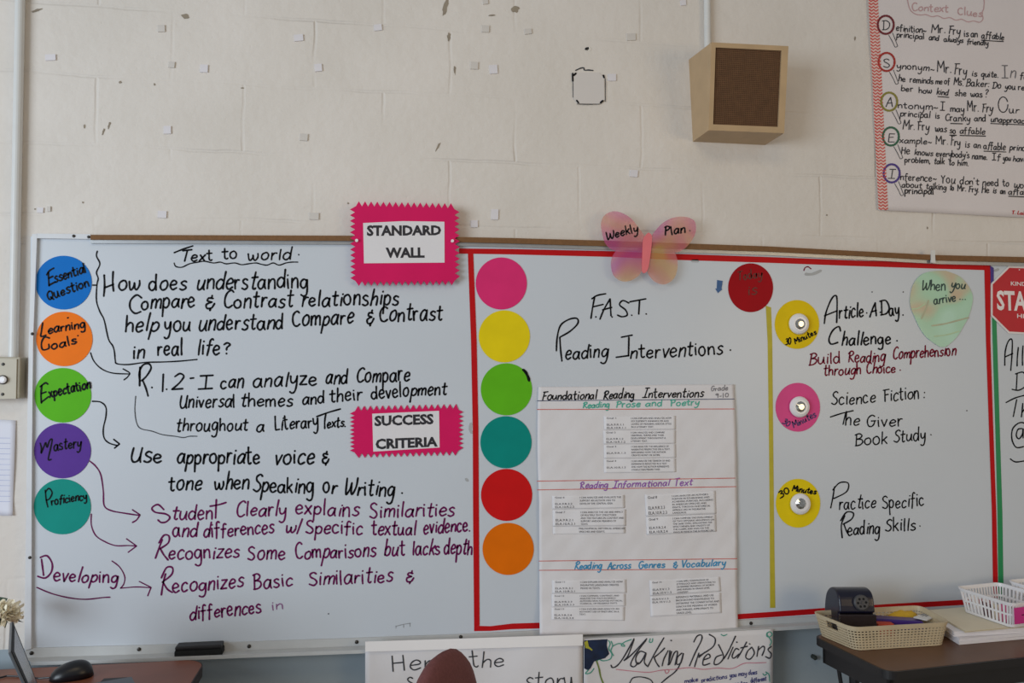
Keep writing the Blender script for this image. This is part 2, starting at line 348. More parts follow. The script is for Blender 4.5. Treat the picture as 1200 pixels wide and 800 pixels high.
# paint chips and scrapes in the wall paint
def blob(cx, cy, rx, ry, n=14, rough=.35, rot=0):
    ks = [1 + R.uniform(-rough, rough) for _ in range(n)]; ca, sa = math.cos(rot), math.sin(rot)
    out = []
    for k in range(n):
        x = rx * ks[k] * math.cos(2 * math.pi * k / n); y = ry * ks[k] * math.sin(2 * math.pi * k / n)
        out.append((cx + x * ca - y * sa, cy + x * sa + y * ca))
    return out
CHIP = mat('chipped_paint_edge', (146, 134, 118), .8, .15); CHIPW = mat('bare_white_primer', (226, 220, 212), .7)
for (x, y, rx, ry, rot, m) in [(121, 154, 1.1, 5, .3, CHIP), (128, 146, 1.1, 4.5, .3, CHIP), (217, 19, 5, 3, 0, CHIP), (43, 12, 6, 1.4, -.3, CHIP),
        (522, 8, 2.6, 9, .25, CHIP), (526, 42, 2, 5, .1, CHIP), (533, 82, 1.1, 5, 0, CHIP), (576, 18, 4, 1, 0, CHIP), (141, 96, 1.6, 1.5, 0, CHIP),
        (181, 99, 1.2, 1.7, 0, CHIP), (97, 237, 1.3, 1, 0, CHIP), (688, 57, 2, 2.2, .5, mat('nail_hole', (40, 36, 34), .9)), (691, 57, 2, 2, 0, CHIPW), (604, 10, 4, 4, .4, CHIP),
        (284, 103, 1.6, .8, 0, CHIP), (513, 172, 1, 5, .5, CHIP), (1087, 267, .8, 1.4, 0, CHIP), (969, 252, .9, .9, 0, CHIP), (41, 245, 1, 1, 0, CHIP), (99, 148, 1, 2.4, 0, CHIP), (408, 238, 1, 1, 0, CHIP), (1002, 45, 1, 2, 0, CHIP)]:
    new('paint_chip', [P(a, b, .0012) for a, b in blob(x, y, rx, ry, 14, .35, rot)], [tuple(range(14))], m, wall)

# ============================================================ WHITEBOARD
OB = .020                                     # face of the board
INKO = OB + .0007
TOPX = [38, 106, 250, 410, 560, 700, 820, 900, 1000, 1100, 1200, 1340]
def interp(pts, x):
    for (a, b), (c, d) in zip(pts, pts[1:]):
        if x <= c: return b + (d - b) * (x - a) / (c - a)
    (a, b), (c, d) = pts[-2:]; return b + (d - b) * (x - a) / (c - a)
CT = [(106, 275), (410, 276), (540, 277.6), (600, 278.8), (700, 281.5), (815, 285.5), (900, 288.5), (1000, 293.8), (1100, 298.8), (1200, 301), (1340, 306)]
CB = [(106, 280.6), (410, 282), (540, 283.6), (600, 285), (700, 288), (815, 292), (900, 294.6), (1000, 299.5), (1100, 305), (1200, 307.5), (1340, 313)]
BB = [(40, 758.5), (150, 756), (300, 751), (430, 746.5), (555, 742), (630, 738.5), (880, 725.5), (950, 721.5), (1130, 711), (1340, 699)]
wb = empty('whiteboard', P(600, 760, .0)); 
tag(wb, 'long white dry erase board covered in handwriting with brown tack strip and marker tray', 'whiteboard')
xs = [36, 60, 106, 200, 300, 410, 540, 600, 700, 815, 900, 1000, 1100, 1200, 1340]
topy = lambda x: interp(CT, max(x, 106)) - (0 if x >= 106 else 1)
boty = lambda x: interp(BB, x)
strip_geo([(x, topy(x) + 3) for x in xs], [(x, boty(x) + 1) for x in xs], OB, OB - .001).build('board_surface', WHITEB, wb)
# left metal edge
fl = [(43.3, 274), (38.7, 400), (37.4, 520), (37, 600), (36.6, 700), (36.4, 760)]
f0 = [(37.6, 274), (33.7, 400), (31.6, 520), (30.6, 600), (29.2, 700), (28.6, 762)]
strip_geo(f0, fl, .030, .030).build('side_frame', WHITEM, wb)
strip_geo([(43, 273.5), (86, 274), (106, 274.3)], [(43, 279), (86, 279.6), (106, 280)], .030, .030).build('corner_frame', WHITEM, wb)
cork = mat('brown_tack_strip', (124, 88, 54), .85, .1, 80, bump=.2, bscale=300)
strip_geo(CT, CB, .036, .036).build('tack_strip', cork, wb)
lipA = [(x, y + .2) for x, y in CB]; lipB = [(x, y + 4.2) for x, y in CB]
strip_geo(lipA, lipB, .030, .030).build('top_rail', ALU, wb)
for x, y in [(86.5, 276.5), (104, 277.6), (38, 391), (35, 653)]:
    MB().lathe(P(x, y, .030), (0, -1, 0), [(.0045, 0), (.004, .002), (.001, .003)], 12).build('screw', SCREW, wb)
# tray: flange, shelf and turned-up lip
TX = [36, 110, 163, 292, 418, 540, 700, 880, 960, 1130, 1340]
LIPB = [(36, 779.5), (60, 779.3), (150, 776), (250, 772.3), (300, 770), (427, 765.3), (560, 759.5), (700, 751.5), (900, 739.5), (950, 736.5), (1130, 725), (1340, 712)]
TO = .075
tray_in = []; sh = MB()
for i in range(len(TX) - 1):
    a, b = TX[i], TX[i + 1]
    sec = []
    for x in (a, b):
        lo = P(x, interp(LIPB, x), TO); hi = P(x, interp(LIPB, x) - 4.2, TO)
        tb = P(x, boty(x), .022)
        xx = lo.x
        fx = P(29.5, 762, .026).x if x == TX[0] else xx
        sec.append([Vector((fx, -.0, tb.z)), Vector((fx, -.026, tb.z)), Vector((fx, -.026, lo.z + .006)), Vector((xx, -TO + .004, lo.z + .006)), Vector((xx, -TO + .004, hi.z)),
                    Vector((xx, -TO, hi.z)), Vector((xx, -TO, lo.z)), Vector((fx, 0, lo.z))])
    sh.add(sec[0] + sec[1], [(k, (k + 1) % 8, (k + 1) % 8 + 8, k + 8) for k in range(8)] + ([tuple(range(8))] if i == 0 else []) + ([tuple(range(8, 16))[::-1]] if i == len(TX) - 2 else []))
tray = sh.build('marker_tray', mat('tray_metal', (196, 197, 197), .45, .03, 30), wb)
for x, y in [(37, 765), (163, 760.5), (292, 757), (418, 752), (540, 746), (880, 730), (1010, 724)]:
    MB().lathe(P(x, y, .0262), (0, -1, 0), [(.0055, 0), (.005, .002), (.0015, .0035)], 14).build('rivet', SCREW, tray)

# --- writing on the left half
B = lambda words, xh, wd=2.3, **k: line(wb, INK, words, xh, wd, INKO, **k)
M_ = lambda words, xh, wd=2.1, **k: line(wb, PURPLE, words, xh, wd, INKO, **k)
line(wb, INK, [('Text', 212, 306, 249, 305), ('to', 260, 303.5, 278, 303), ('world', 290, 304.5, 341, 303.5), ('.', 349, 298, 351, 298)], 8.5, 2.0, INKO,
     extra=[[(204, 296), (214, 292), (226, 288)]])
stroke('underline', wb, INK, [[(204, 308), (206, 312), (213, 313), (222, 309), (232, 307), (240, 306), (250, 308), (258, 307), (265, 309), (275, 308), (283, 310), (291, 309), (300, 308), (306, 309.5), (313, 310.5), (320, 308), (327, 310.5), (335, 308), (342, 307), (349, 307)]], 1.5, INKO)
stroke('brace', wb, INK, [[(114, 294), (113, 300), (117, 309), (113, 319), (115, 326), (113.5, 334), (113, 352), (117, 365), (122, 375), (127, 397), (132, 405), (134, 412), (135, 422), (137, 426), (150, 427), (170, 424.5), (190, 424), (210, 423), (231, 421)], [(108.5, 334), (113.5, 334)]], 1.7, INKO)
B([('ow', 138, 340, 164, 338.5, 13), ('does', 174, 339.5, 218, 339), ('understanding', 230, 339, 361, 337)], 13, extra=[[(122, 322), (122.5, 335), (121.5, 347)], [(132.5, 318), (132, 330), (133, 341)], [(122.5, 337), (133, 333)]])
B([('ompare', 165, 362, 228, 360), ('&', 240, 362, 251, 361, 9), ('Contrast', 261, 360.5, 343, 359.5), ('relationships', 353, 359, 467, 356.5)], 12, extra=[[(166, 349), (160, 345.5), (153, 352), (152.5, 361), (158, 367), (165, 365)]])
B([('help', 146, 388, 185, 388), ('you', 192, 387.5, 223, 387), ('understand', 232, 387.5, 332, 385), ('Compare', 342, 382, 414, 379), ('&', 429, 379, 438, 378, 9.5), ('Contrast', 444, 377, 518, 374)], 12.5)
B([('in', 155, 420, 169, 419), ('real', 184, 417, 214, 416), ('life', 231, 415.5, 257, 415), ('?', 261, 414.5, 270, 414.5, 9)], 11.5)
B([('.', 177, 454.5, 179, 454.5), ('1', 189.5, 458, 192, 458, 12), ('.', 194.5, 455.5, 196, 455.5), ('2', 200, 457, 215, 456.5, 11), ('-', 221, 449, 227, 449), ('I', 233, 456, 250, 455.5, 10.5), ('can', 258, 455, 285, 454), ('analyze', 296, 453, 371, 451), ('and', 381, 450, 407, 449), ('Compare', 417, 448.5, 480, 445.5)], 11.5, 2.2,
  extra=[[(164, 447), (163, 437), (167, 428), (174, 426), (177, 431), (172, 440), (166, 446)], [(164, 430), (163.5, 452)], [(167, 445), (171, 455), (173.5, 464)]])
B([('Universal', 210, 478, 275, 476.5), ('themes', 281, 477, 343, 475), ('and', 354, 473.5, 380, 472), ('their', 386, 471, 424, 468.5), ('development', 435, 467.5, 523, 461.5)], 10, 2.1)
B([('throughout', 206, 505, 290, 504), ('a', 300, 507, 309, 506), ('Literary', 322, 504.5, 373, 499.5), ('exts.', 383, 501, 405, 499.5, 7)], 10, 2.0, extra=[[(371, 488), (385, 483), (399, 479)], [(382, 484), (380.5, 493), (380.5, 502)]])
stroke('bracket', wb, INKT, [[(159, 464), (158, 480), (160, 495), (165, 502), (178, 505), (190, 509), (205, 511), (215, 512.5), (222, 511), (231, 511)]], 1.2, INKO)
stroke('arrow', wb, INK, [[(106, 413), (110, 423), (119, 432), (132, 437), (151, 438)], [(144, 432), (151, 436), (152, 438)], [(152, 438), (149, 442), (145, 445)]], 1.5, INKO)
stroke('arrow', wb, INK, [[(108, 470), (118, 471), (124, 477), (124, 488), (121, 502), (122, 513), (128, 519), (138, 522)], [(133, 514.5), (140, 520)], [(140, 520), (134, 525)]], 1.7, INKO)
B([('Use', 152, 542, 190, 541.5, 12.5), ('appropriate', 207, 542.5, 304, 543), ('voice', 321, 543.5, 368, 542.5), ('&', 377, 543, 386, 543, 9)], 12.5, 2.4)
B([('tone', 197, 574.5, 236, 573.5), ('when', 251, 574, 291, 573), ('Speaking', 296, 575.5, 367, 577.5), ('or', 378, 577.5, 394, 577.5), ('Writing', 403, 579, 462, 581), ('.', 470, 578.5, 472, 578.5)], 12, 2.3)
M_([('tuden', 201, 607.5, 249, 608.5), ('Clearly', 276, 604.5, 335, 604), ('explains', 345.5, 602, 420, 605), ('Similarities', 433, 606.5, 532, 604)], 11,
   extra=[[(192, 597), (185, 591), (178, 595), (182, 600), (194, 602), (199, 606), (195, 611), (189, 612), (185, 609)], [(253.5, 585), (252.5, 607)], [(246, 593), (257, 591), (265, 588.5)]])
M_([('and', 202, 628.5, 231, 628), ('differences', 238, 629.5, 321, 624.5), ('w/', 334, 624, 354, 624), ('Specific', 358, 624.5, 425, 626), ('textual', 435, 627, 487, 626.5), ('evidence.', 496, 625, 551, 622)], 10.5)
M_([('ecognizes', 197, 655.5, 280, 653), ('Some', 290, 656.5, 334, 655), ('Comparisons', 346, 654.5, 440, 652), ('but', 450, 650.5, 474, 650), ('lacks', 483, 650, 515, 649.5), ('depth', 520, 649.5, 553, 649)], 11,
   extra=[[(182, 654), (187, 640), (190, 632)], [(186, 636), (192, 627), (198, 628), (197, 636), (187, 643)], [(188, 643), (192, 650), (197, 656)]])
M_([('ecognizes', 202, 695, 285, 687), ('Basic', 297, 690, 343, 686.5), ('Similarities', 362, 686, 460, 681.5), ('&', 475, 682, 484, 682, 8)], 11,
   extra=[[(189, 697), (191, 684), (194, 672)], [(189, 677), (195, 665), (202, 665), (201, 673), (190, 682)], [(191, 682), (196, 690), (202, 694)]])
M_([('differences', 222, 726, 306, 718), ], 11, extra=[])
line(wb, mat('faint_magenta_ink', (140, 96, 140), .5), [('in', 318, 714.5, 332, 713.5)], 7, 1.5, INKO)
M_([('eveloping', 62, 680, 138, 683.5)], 10, 2.1, extra=[[(48.5, 655), (50, 666), (51, 674)], [(47, 653), (55, 651), (61, 660), (60, 670), (53, 677), (44, 675)]])
stroke('underline', wb, PURPLE, [[(43, 688), (60, 695), (80, 700), (100, 702), (120, 700), (129, 699.5)]], 1.6, INKO)
stroke('arrow', wb, PURPLE, [[(131, 657), (140, 664), (146, 675), (145, 684), (141, 689)], [(141, 689), (160, 687.5), (177, 688.5)], [(163, 681), (177, 688)], [(177, 688), (173, 698)]], 1.4, INKO)
stroke('arrow', wb, PURPLE, [[(105, 540), (112, 546), (118, 556), (121, 575), (122, 592), (130, 598), (145, 601), (162, 603.5)], [(155, 597), (164, 603)], [(164, 603), (160, 609), (155, 612)]], 1.7, INKO)
stroke('arrow', wb, PURPLE, [[(107, 602), (107, 615), (112, 627), (122, 634), (135, 639), (150, 639), (159, 639.5)], [(148, 631), (160, 639.5)], [(160, 639.5), (150, 647)]], 1.5, INKO)
# --- writing on the right half
stroke('handwriting', wb, INK, [[(697, 347), (694.5, 360), (692.5, 373)], [(693.5, 350), (700, 346), (710, 344)], [(694.5, 359.5), (707, 356.5)], [(698, 371), (698.6, 371.4)], [(703, 374), (708, 362), (715, 350)], [(715, 350), (715.5, 361), (716, 370)], [(706, 363), (717, 360)], [(717, 371), (717.6, 371.4)],
    [(737, 355), (730, 352), (726, 357), (733, 363), (735, 369), (729, 371), (723.5, 369)], [(740, 369), (740.6, 369.4)], [(738, 353.5), (757, 350)], [(749.5, 352), (748.5, 368)], [(757, 367.5), (757.6, 368)]], 1.9, INKO)
B([('eading', 662, 420.5, 712, 418.5, 11), ('nterventions', 738, 420, 847, 415), ('.', 855, 411, 857, 411)], 11, 2.0,
  extra=[[(652, 411), (653, 395), (657, 381), (667, 374), (676, 373), (677, 379), (668, 388), (656, 395)], [(656, 395), (657, 410), (658.5, 423)], [(728, 395), (741, 392.5)], [(737, 395), (736.5, 417)], [(722, 418.5), (737, 416.5)]])
B([('rticle', 983, 373, 1012, 371.5, 10.5), ('A', 1019, 371, 1027, 370, 9), ('ay', 1042, 370.5, 1054, 369.5, 9), ('.', 1015, 367, 1016.5, 367), ('.', 1031, 366, 1032.5, 366), ('.', 1057, 370, 1059, 370)], 10, 1.9,
  extra=[[(966, 379), (968, 366), (974, 351), (979, 346), (981, 352), (980.5, 378)], [(966, 370), (981, 364)], [(1033, 353), (1033.5, 369)], [(1031, 353), (1038, 352), (1042, 360), (1039, 367), (1032, 369)]])
B([('hallenge', 986, 405, 1044, 402.5)], 9.5, 2.0, extra=[[(985, 388), (983, 382.5), (976, 387), (971.5, 397), (974, 403), (982, 401)], [(1051, 399), (1051.5, 399.4)]])
line(wb, MAROON, [('Build', 948, 427, 985, 425), ('Reading', 994, 424.5, 1037, 423), ('Comprehension', 1046, 421, 1120, 416)], 8.5, 1.7, INKO)
line(wb, MAROON, [('through', 965, 440, 1009, 438), ('Choice', 1015, 438, 1049, 436.5), ('.', 1054, 433.5, 1056, 433.5)], 7.5, 1.7, INKO)
B([('Science', 974, 474.5, 1026, 471.5), ('Fiction', 1036, 470, 1077, 467), (':', 1082, 466.5, 1084, 466.5)], 9.5, 1.6)
B([('he', 990, 498, 1007, 498), ('Giver', 1015, 500, 1058, 498.5)], 9.5, 1.6, extra=[[(973, 488.5), (987, 484), (1000, 481)], [(991, 484), (988, 497)]])
B([('Book', 1002, 522.5, 1040, 519.5), ('Study', 1047, 518.5, 1085, 515), ('.', 1090, 509, 1092, 509)], 9.5, 1.6)
B([('ractice', 983, 596.5, 1026, 595), ('Specific', 1034, 596, 1083, 592.5)], 10, 1.6, extra=[[(978, 570), (976, 583), (973.5, 595)], [(976, 574), (984, 565.5), (994, 566), (992, 576), (977, 584)]])
B([('eading', 993, 627, 1031, 625), ('Skills', 1037, 623, 1073, 620.5), ('.', 1077, 617, 1079, 617)], 9.5, 1.7, extra=[[(987, 630), (986, 615), (990, 604)], [(985, 610), (992, 600), (1000, 601), (998, 608), (988, 614)], [(989, 614), (992, 622), (995, 627)]])
B([('ll', 1189.5, 428, 1200, 428, 13.5), ('About', 1210, 426, 1256, 424)], 11, 1.6, extra=[[(1177.5, 428), (1178, 412), (1181.5, 400), (1186, 398), (1186, 414), (1184.5, 434)], [(1178, 418), (1187, 414)]])
B([('iet', 1204, 457, 1222, 456)], 9, 1.6, extra=[[(1192, 438), (1191, 456)], [(1190, 438), (1199, 436), (1204, 444), (1202, 452), (1194, 457), (1186, 456)]])
B([('he', 1196, 489, 1212, 488, 9.5)], 9, 1.6, extra=[[(1179, 471.5), (1190, 466), (1201, 463)], [(1191.5, 468), (1187.5, 488)]])
stroke('handwriting', wb, INK, [[(1198, 502), (1193, 503), (1191, 510), (1194, 514), (1198, 509), (1199, 502), (1199, 513)], [(1204, 512), (1205, 502), (1200, 495.5), (1193, 496), (1186.5, 503), (1186, 515), (1191, 524), (1200, 523)], [(1184, 537.5), (1190, 541), (1200, 540), (1212, 538)]], 1.6, INKO)
stroke('marker_smudge', wb, mat('smudged_marker', (150, 152, 156), .6), [[(464, 733.5), (472, 731.5), (481, 730)], [(464, 736), (464, 733)], [(473, 735), (473, 732)], [(480.5, 734), (480.5, 730)]], .8, INKO)
stroke('marker_smudge', wb, MAROON, [[(942, 317), (943.5, 313.5), (947, 312.5), (950.5, 315)]], 1.3, INKO)
for pts in [[(944, 321), (952, 321), (962, 317)], [(811, 305.5), (818, 305.6)], [(1166, 317), (1170, 315.5)], [(552, 496), (551, 503), (553, 507)], [(546, 561), (548, 563)]]:
    stroke('marker_smudge', wb, mat('pale_smudge', (172, 174, 176), .6), [pts], 3.2, INKO)
for x, y in [(385, 719), (1022, 342), (1058.5, 342), (1133, 481)]:
    new('marker_dot', [P(a, b, INKO) for a, b in ell(x, y, .8, .8, 10)], [tuple(range(10))], INKT, wb)
# ============================================================ THINGS ON THE BOARD
def flat(name, px, off, th, m, label, cat, group=None):
    return tag(plate(name, px, off, th, m), label, cat, group)
def tape(label, A, Bp, m, off=OB + .0007):
    mb = MB()
    return tag(strip_geo(A, Bp, off, .0006).build('tape_strip', m), label, 'tape', 'strips of coloured tape on the whiteboard')
RED = mat('red_vinyl_tape', (190, 18, 24), .5, .04, 30, spec=.15); YEL = mat('yellow_tape', (186, 172, 44), .5, .08, 30); GRN = mat('green_tape', (22, 138, 82), .45, .04); PUR = mat('purple_tape', (62, 44, 132), .45, .04)
tape('red tape along the top of the board from pink sign to right corner', [(538, 291), (600, 291.7), (720, 294.2), (780, 296.9), (900, 301), (1000, 305), (1100, 308.3), (1161, 310.3)], [(538, 297), (600, 298), (720, 301), (780, 304), (900, 307.8), (1000, 311.5), (1100, 314.8), (1161, 316.6)], RED)
tape('red tape upright left of the column of blank circles', [(548.3, 297), (552, 400), (554, 500), (554.4, 600), (555.6, 733)], [(554.6, 297), (558.6, 400), (560.6, 500), (561.2, 600), (562, 733)], RED, OB + .0014)
tape('red tape low on the board beneath the orange blank circle', [(555.6, 733), (575, 733.5), (600, 730.4), (632, 729.4)], [(555.6, 739.3), (575, 739), (600, 737), (634, 736)], RED)
tape('red tape low on the board from the paper chart to the baskets', [(855, 720), (900, 717), (960, 712.6), (1040, 707.6), (1165, 700.5)], [(855, 726), (900, 723.2), (960, 719), (1040, 713.6), (1165, 706.5)], RED)
tape('red tape upright beside the green tape at the right', [(1153.6, 312), (1155.6, 400), (1159, 500), (1162.5, 600), (1164, 700)], [(1160.6, 312), (1160.8, 400), (1164, 500), (1167.6, 600), (1169.8, 700)], RED, OB + .0014)
tape('green tape upright below the red octagon sign edge', [(1162.4, 366), (1163.3, 400), (1166.4, 500), (1169, 600), (1170.2, 700)], [(1167.4, 366), (1168.6, 400), (1171.6, 500), (1174.7, 600), (1176.2, 700)], GRN, OB + .0008)
tape('short purple tape sliver between red tape and octagon sign', [(1160.4, 311), (1162.6, 368)], [(1164.6, 314), (1164.4, 368)], PUR, OB + .0021)
tape('yellow tape upright left of the thirty minute circles', [(897.4, 358), (899.6, 400), (901, 500), (902, 600), (902.4, 712)], [(903.6, 360), (905, 400), (906, 500), (907, 600), (908.6, 712)], YEL)

def disc(cx, cy, rx, ry, rgb, name_c, label, group, texts=(), wd=1.7, ink=INK, z=.0016, xh=7):
    m = mat('laminated_%s_card' % name_c, rgb, .5, .05, 14, spec=.12)
    c = tag(plate('card_circle', ell(cx, cy, rx, ry), OB + z, .0012, m), label, 'card circle', group)
    for t in texts:
        line(c, ink, [t], xh, wd, OB + z + .0006, label=None)
    return c
g1 = 'laminated circles down the left side of the whiteboard'; g2 = 'blank laminated circles down the middle of the whiteboard'
c = disc(74.5, 331, 33, 31.5, (10, 112, 198), 'blue', 'blue laminated circle reading Essential Question at top of left column', g1)
line(c, INK, [('ssential', 64, 330.5, 101, 319), ('Question', 56, 352, 105, 335)], 7, 2.0, OB + .0023, extra=[[(56.5, 319), (57, 328), (57.5, 335)], [(54.5, 322), (58, 317), (63, 314)], [(57, 326), (62, 323.5)], [(57.5, 334), (65, 330)]], cap=.9)
c = disc(75.3, 397, 33, 32, (246, 122, 22), 'orange', 'orange laminated circle reading Learning Goals under the blue one', g1)
line(c, INK, [('earning', 56, 391, 100, 383), ('oals', 60, 409.5, 90, 402)], 6.5, 2.0, OB + .0023, extra=[[(50, 378), (48.5, 388), (48, 394), (54, 392.5)], [(58, 396), (52, 395), (48.5, 402), (50, 409.5), (57, 408), (57, 403)], [(79, 372.5), (80, 372)], [(91, 393), (91.5, 393.3)]], cap=.8)
c = disc(73.6, 463, 33.2, 32, (92, 184, 28), 'green', 'green laminated circle reading Expectation in the left column', g1)
line(c, INK, [('xpectation', 58, 465.5, 106, 455)], 7.5, 2.1, OB + .0023, extra=[[(49, 451), (48, 462), (48.5, 472)], [(47, 453), (53, 448.5), (56, 450)], [(48.5, 461), (54, 459)], [(48.5, 471), (57, 464.5)]], cap=.9)
c = disc(73.2, 528, 33.3, 32.3, (92, 56, 150), 'purple', 'purple laminated circle reading Mastery in the left column', g1)
line(c, INK, [('astery', 63, 528, 95, 523.5)], 7.5, 1.8, OB + .0023, extra=[[(47, 519), (48.5, 525), (48, 531), (51, 524), (53.5, 518.5), (55, 524), (58, 516), (61, 515), (59, 526), (56.5, 538), (60, 538)]], cap=.8)
c = disc(73, 593.5, 33.4, 32.4, (18, 146, 134), 'teal', 'teal laminated circle reading Proficiency at bottom of left column', g1)
line(c, INK, [('roficiency', 60, 591.5, 102, 585)], 6.5, 1.7, OB + .0023, extra=[[(53, 574), (54, 585), (56, 594)], [(53, 577), (57, 572), (61, 577), (58, 584), (54, 586)]], cap=.9)
for (cx, cy, rgb, nm, lab) in [(587.5, 332, (222, 50, 116), 'pink', 'pink blank laminated circle, topmost of the middle column'), (591, 394, (232, 208, 22), 'yellow', 'yellow blank laminated circle under the pink one in middle column'),
        (593.5, 456, (98, 184, 30), 'leaf_green', 'green blank laminated circle left of the paper chart title'), (593, 518, (8, 138, 128), 'deep_teal', 'teal blank laminated circle in middle column beside the chart'),
        (593.7, 579.7, (206, 24, 26), 'red', 'bright red blank laminated circle in middle column'), (595.5, 643, (230, 112, 6), 'burnt_orange', 'orange blank laminated circle, lowest of the middle column')]:
    disc(cx, cy, 30, 30.5, rgb, nm, lab, g2)
for pts, nm in [([(613, 433), (616, 436), (619, 442), (620, 446)], 'green')]:
    stroke('marker_smudge', [o for o in C.objects if o.name.startswith('card_circle') and 'left of the paper chart' in o.get('label', '')][0], INK, [pts], 3.2, OB + .0023)
c = disc(879.7, 337, 26.3, 28.6, (160, 10, 24), 'darkred', 'dark red laminated circle reading Today is near the blue arrow', 'laminated circles right of the butterfly')
line(c, mat('black_ink_on_red', (98, 8, 18), .45), [('Today', 865, 328, 893, 325), ('is', 876, 346, 887, 345, 8)], 6.2, 1.5, OB + .0023)
g3 = 'laminated circles right of the butterfly'
c1 = disc(934, 380, 26, 28.6, (228, 196, 16), 'gold', 'yellow circle reading 30 minutes below, beside Article-A-Day', g3)
line(c1, INK, [('30', 920, 404, 927, 403.5, 5), ('Minutes', 932, 403, 957, 391, 4)], 4, 1.4, OB + .0023)
c2 = disc(935, 477, 26, 28.6, (222, 82, 142), 'rose', 'pink circle reading 30 minutes below, beside Science Fiction', g3)
line(c2, mat('violet_ink', (66, 28, 104), .45), [('30', 916, 496, 924, 499.5, 4.5), ('Minutes', 930, 501, 957, 488, 4.5)], 4, 1.4, OB + .0023)
c3 = disc(935.3, 589.5, 26, 28.6, (230, 204, 18), 'lemon', 'yellow circle reading 30 minutes on top, beside Practice Specific', g3)
line(c3, INK, [('30', 914, 584, 926, 577, 5), ('Minutes', 928, 575, 956, 579, 4.5)], 4, 1.6, OB + .0023)
KN = mat('white_glossy_plastic', (236, 234, 236), .25, .01); CR = mat('cut_crystal', (190, 190, 186), .06, .3, 120, metal=.85)
for (x, y, dx, lab) in [(935.3, 379.5, 2.5, 'white rhinestone push light on the upper yellow circle'), (936, 476.5, 2.4, 'white rhinestone push light on the pink thirty minute circle'), (937, 590, 1.6, 'white rhinestone push light on the lower yellow circle')]:
    k = 2.62 / FPX
    t = empty('push_light', P(x, y, OB + .0017)); tag(t, lab, 'push light', 'white rhinestone push lights on the circles')
    MB().lathe(P(x, y, OB + .0017), (0, -1, 0), [(.0295, 0), (.0335, .003), (.0335, .008), (.030, .013), (.022, .0165)], 40).build('housing', KN, t, smooth=False)
    base = P(x + dx, y, OB + .0182); V = []; Fc = []; n = 12
    V = [base] + [base + Vector((.0175 * math.cos(2 * math.pi * q / n), 0, .0175 * math.sin(2 * math.pi * q / n))) for q in range(n)] + [base + Vector((.009 * math.cos(2 * math.pi * (q + .5) / n), -.006, .009 * math.sin(2 * math.pi * (q + .5) / n))) for q in range(n)]
    for q in range(n):
        a, b = 1 + q, 1 + (q + 1) % n; a2, b2 = 1 + n + q, 1 + n + (q + 1) % n
        Fc += [(a, b, a2), (b, b2, a2)]
    Fc += [tuple(range(1 + n, 1 + 2 * n))]
    new('crystal', V, Fc, CR, t)

# pink pinking-sheared signs
def zigzag(x0, y0, x1, y1, n, amp, dirx, diry):
    pts = []
    for k in range(n):
        a, b = k / n, (k + .5) / n
        pts.append((x0 + (x1 - x0) * a, y0 + (y1 - y0) * a)); pts.append((x0 + (x1 - x0) * b + dirx * amp, y0 + (y1 - y0) * b + diry * amp))
    return pts
PINK = mat('pink_card', (216, 26, 96), .5, .04, 10, spec=.15)
TYPE = mat('printed_black', (34, 32, 40), .6, .05)
s1 = empty('sign_card', P(474, 285, .041)); tag(s1, 'pink zigzag edged card sign printed STANDARD WALL above board edge', 'sign', 'pink zigzag edged signs')
poly = zigzag(417, 241.5, 532, 244, 16, 6, 0, -1) + zigzag(532.5, 245, 533, 327, 12, 6, 1, 0) + zigzag(533, 328.5, 417, 329.5, 16, 5.5, 0, 1) + zigzag(416.5, 329, 416, 242, 13, 6, -1, 0)
plate('card', poly, .0425, .0015, PINK, s1)
plate('printed_paper', [(425.5, 261.2), (472, 259), (520.8, 259.7), (521, 307.6), (426.5, 308.4)], .0432, .0005, PAPER, s1)
printed('printed_text', 'STANDARD', [(429.8, 263.8), (516.8, 263.8), (517, 275.6), (429.9, 276.6)], .0437, TYPE, s1, .042)
printed('printed_text', 'WALL', [(451.8, 290), (497.4, 289.6), (497.6, 302), (452, 302.2)], .0437, TYPE, s1, .042)
for x, y in [(418, 282), (530, 282.5)]:
    MB().lathe(P(x, y, .0425), (0, -1, 0), [(.0045, 0), (.0035, .003), (.0035, .007), (.0045, .008)], 14).build('push_pin', KN, s1)
s2 = empty('sign_card', P(476, 505, OB)); tag(s2, 'pink zigzag edged card sign printed SUCCESS CRITERIA on the board', 'sign', 'pink zigzag edged signs')
poly = zigzag(416, 481.5, 538, 479, 17, 6, 0, -1) + zigzag(537.5, 480, 537.5, 527, 9, 5.5, 1, 0) + zigzag(537, 528, 417, 531, 17, 5.5, 0, 1) + zigzag(415.5, 530, 415.5, 482, 10, 5.5, -1, 0)
plate('card', poly, OB + .0030, .0015, PINK, s2)
plate('printed_paper', [(436.2, 484.6), (514.5, 481.2), (515.2, 524.2), (437.4, 529)], OB + .0036, .0005, PAPER, s2)
printed('printed_text', 'SUCCESS', [(438.8, 487), (508, 484.6), (508.2, 497), (438.8, 499.4)], OB + .0041, TYPE, s2, .042)
printed('printed_text', 'CRITERIA', [(440, 514), (513, 511.4), (513, 523.2), (440.2, 526.6)], OB + .0041, TYPE, s2, .042)
# blue arrow
flat('arrow_sticker', [(840.5, 328), (847, 329), (845.6, 338), (846.4, 339), (841.4, 343.2), (838.4, 338), (840, 338)], OB + .0016, .0009, mat('blue_sticker', (24, 86, 142), .4), 'small blue arrow sticker pointing down beside the dark red circle', 'sticker')
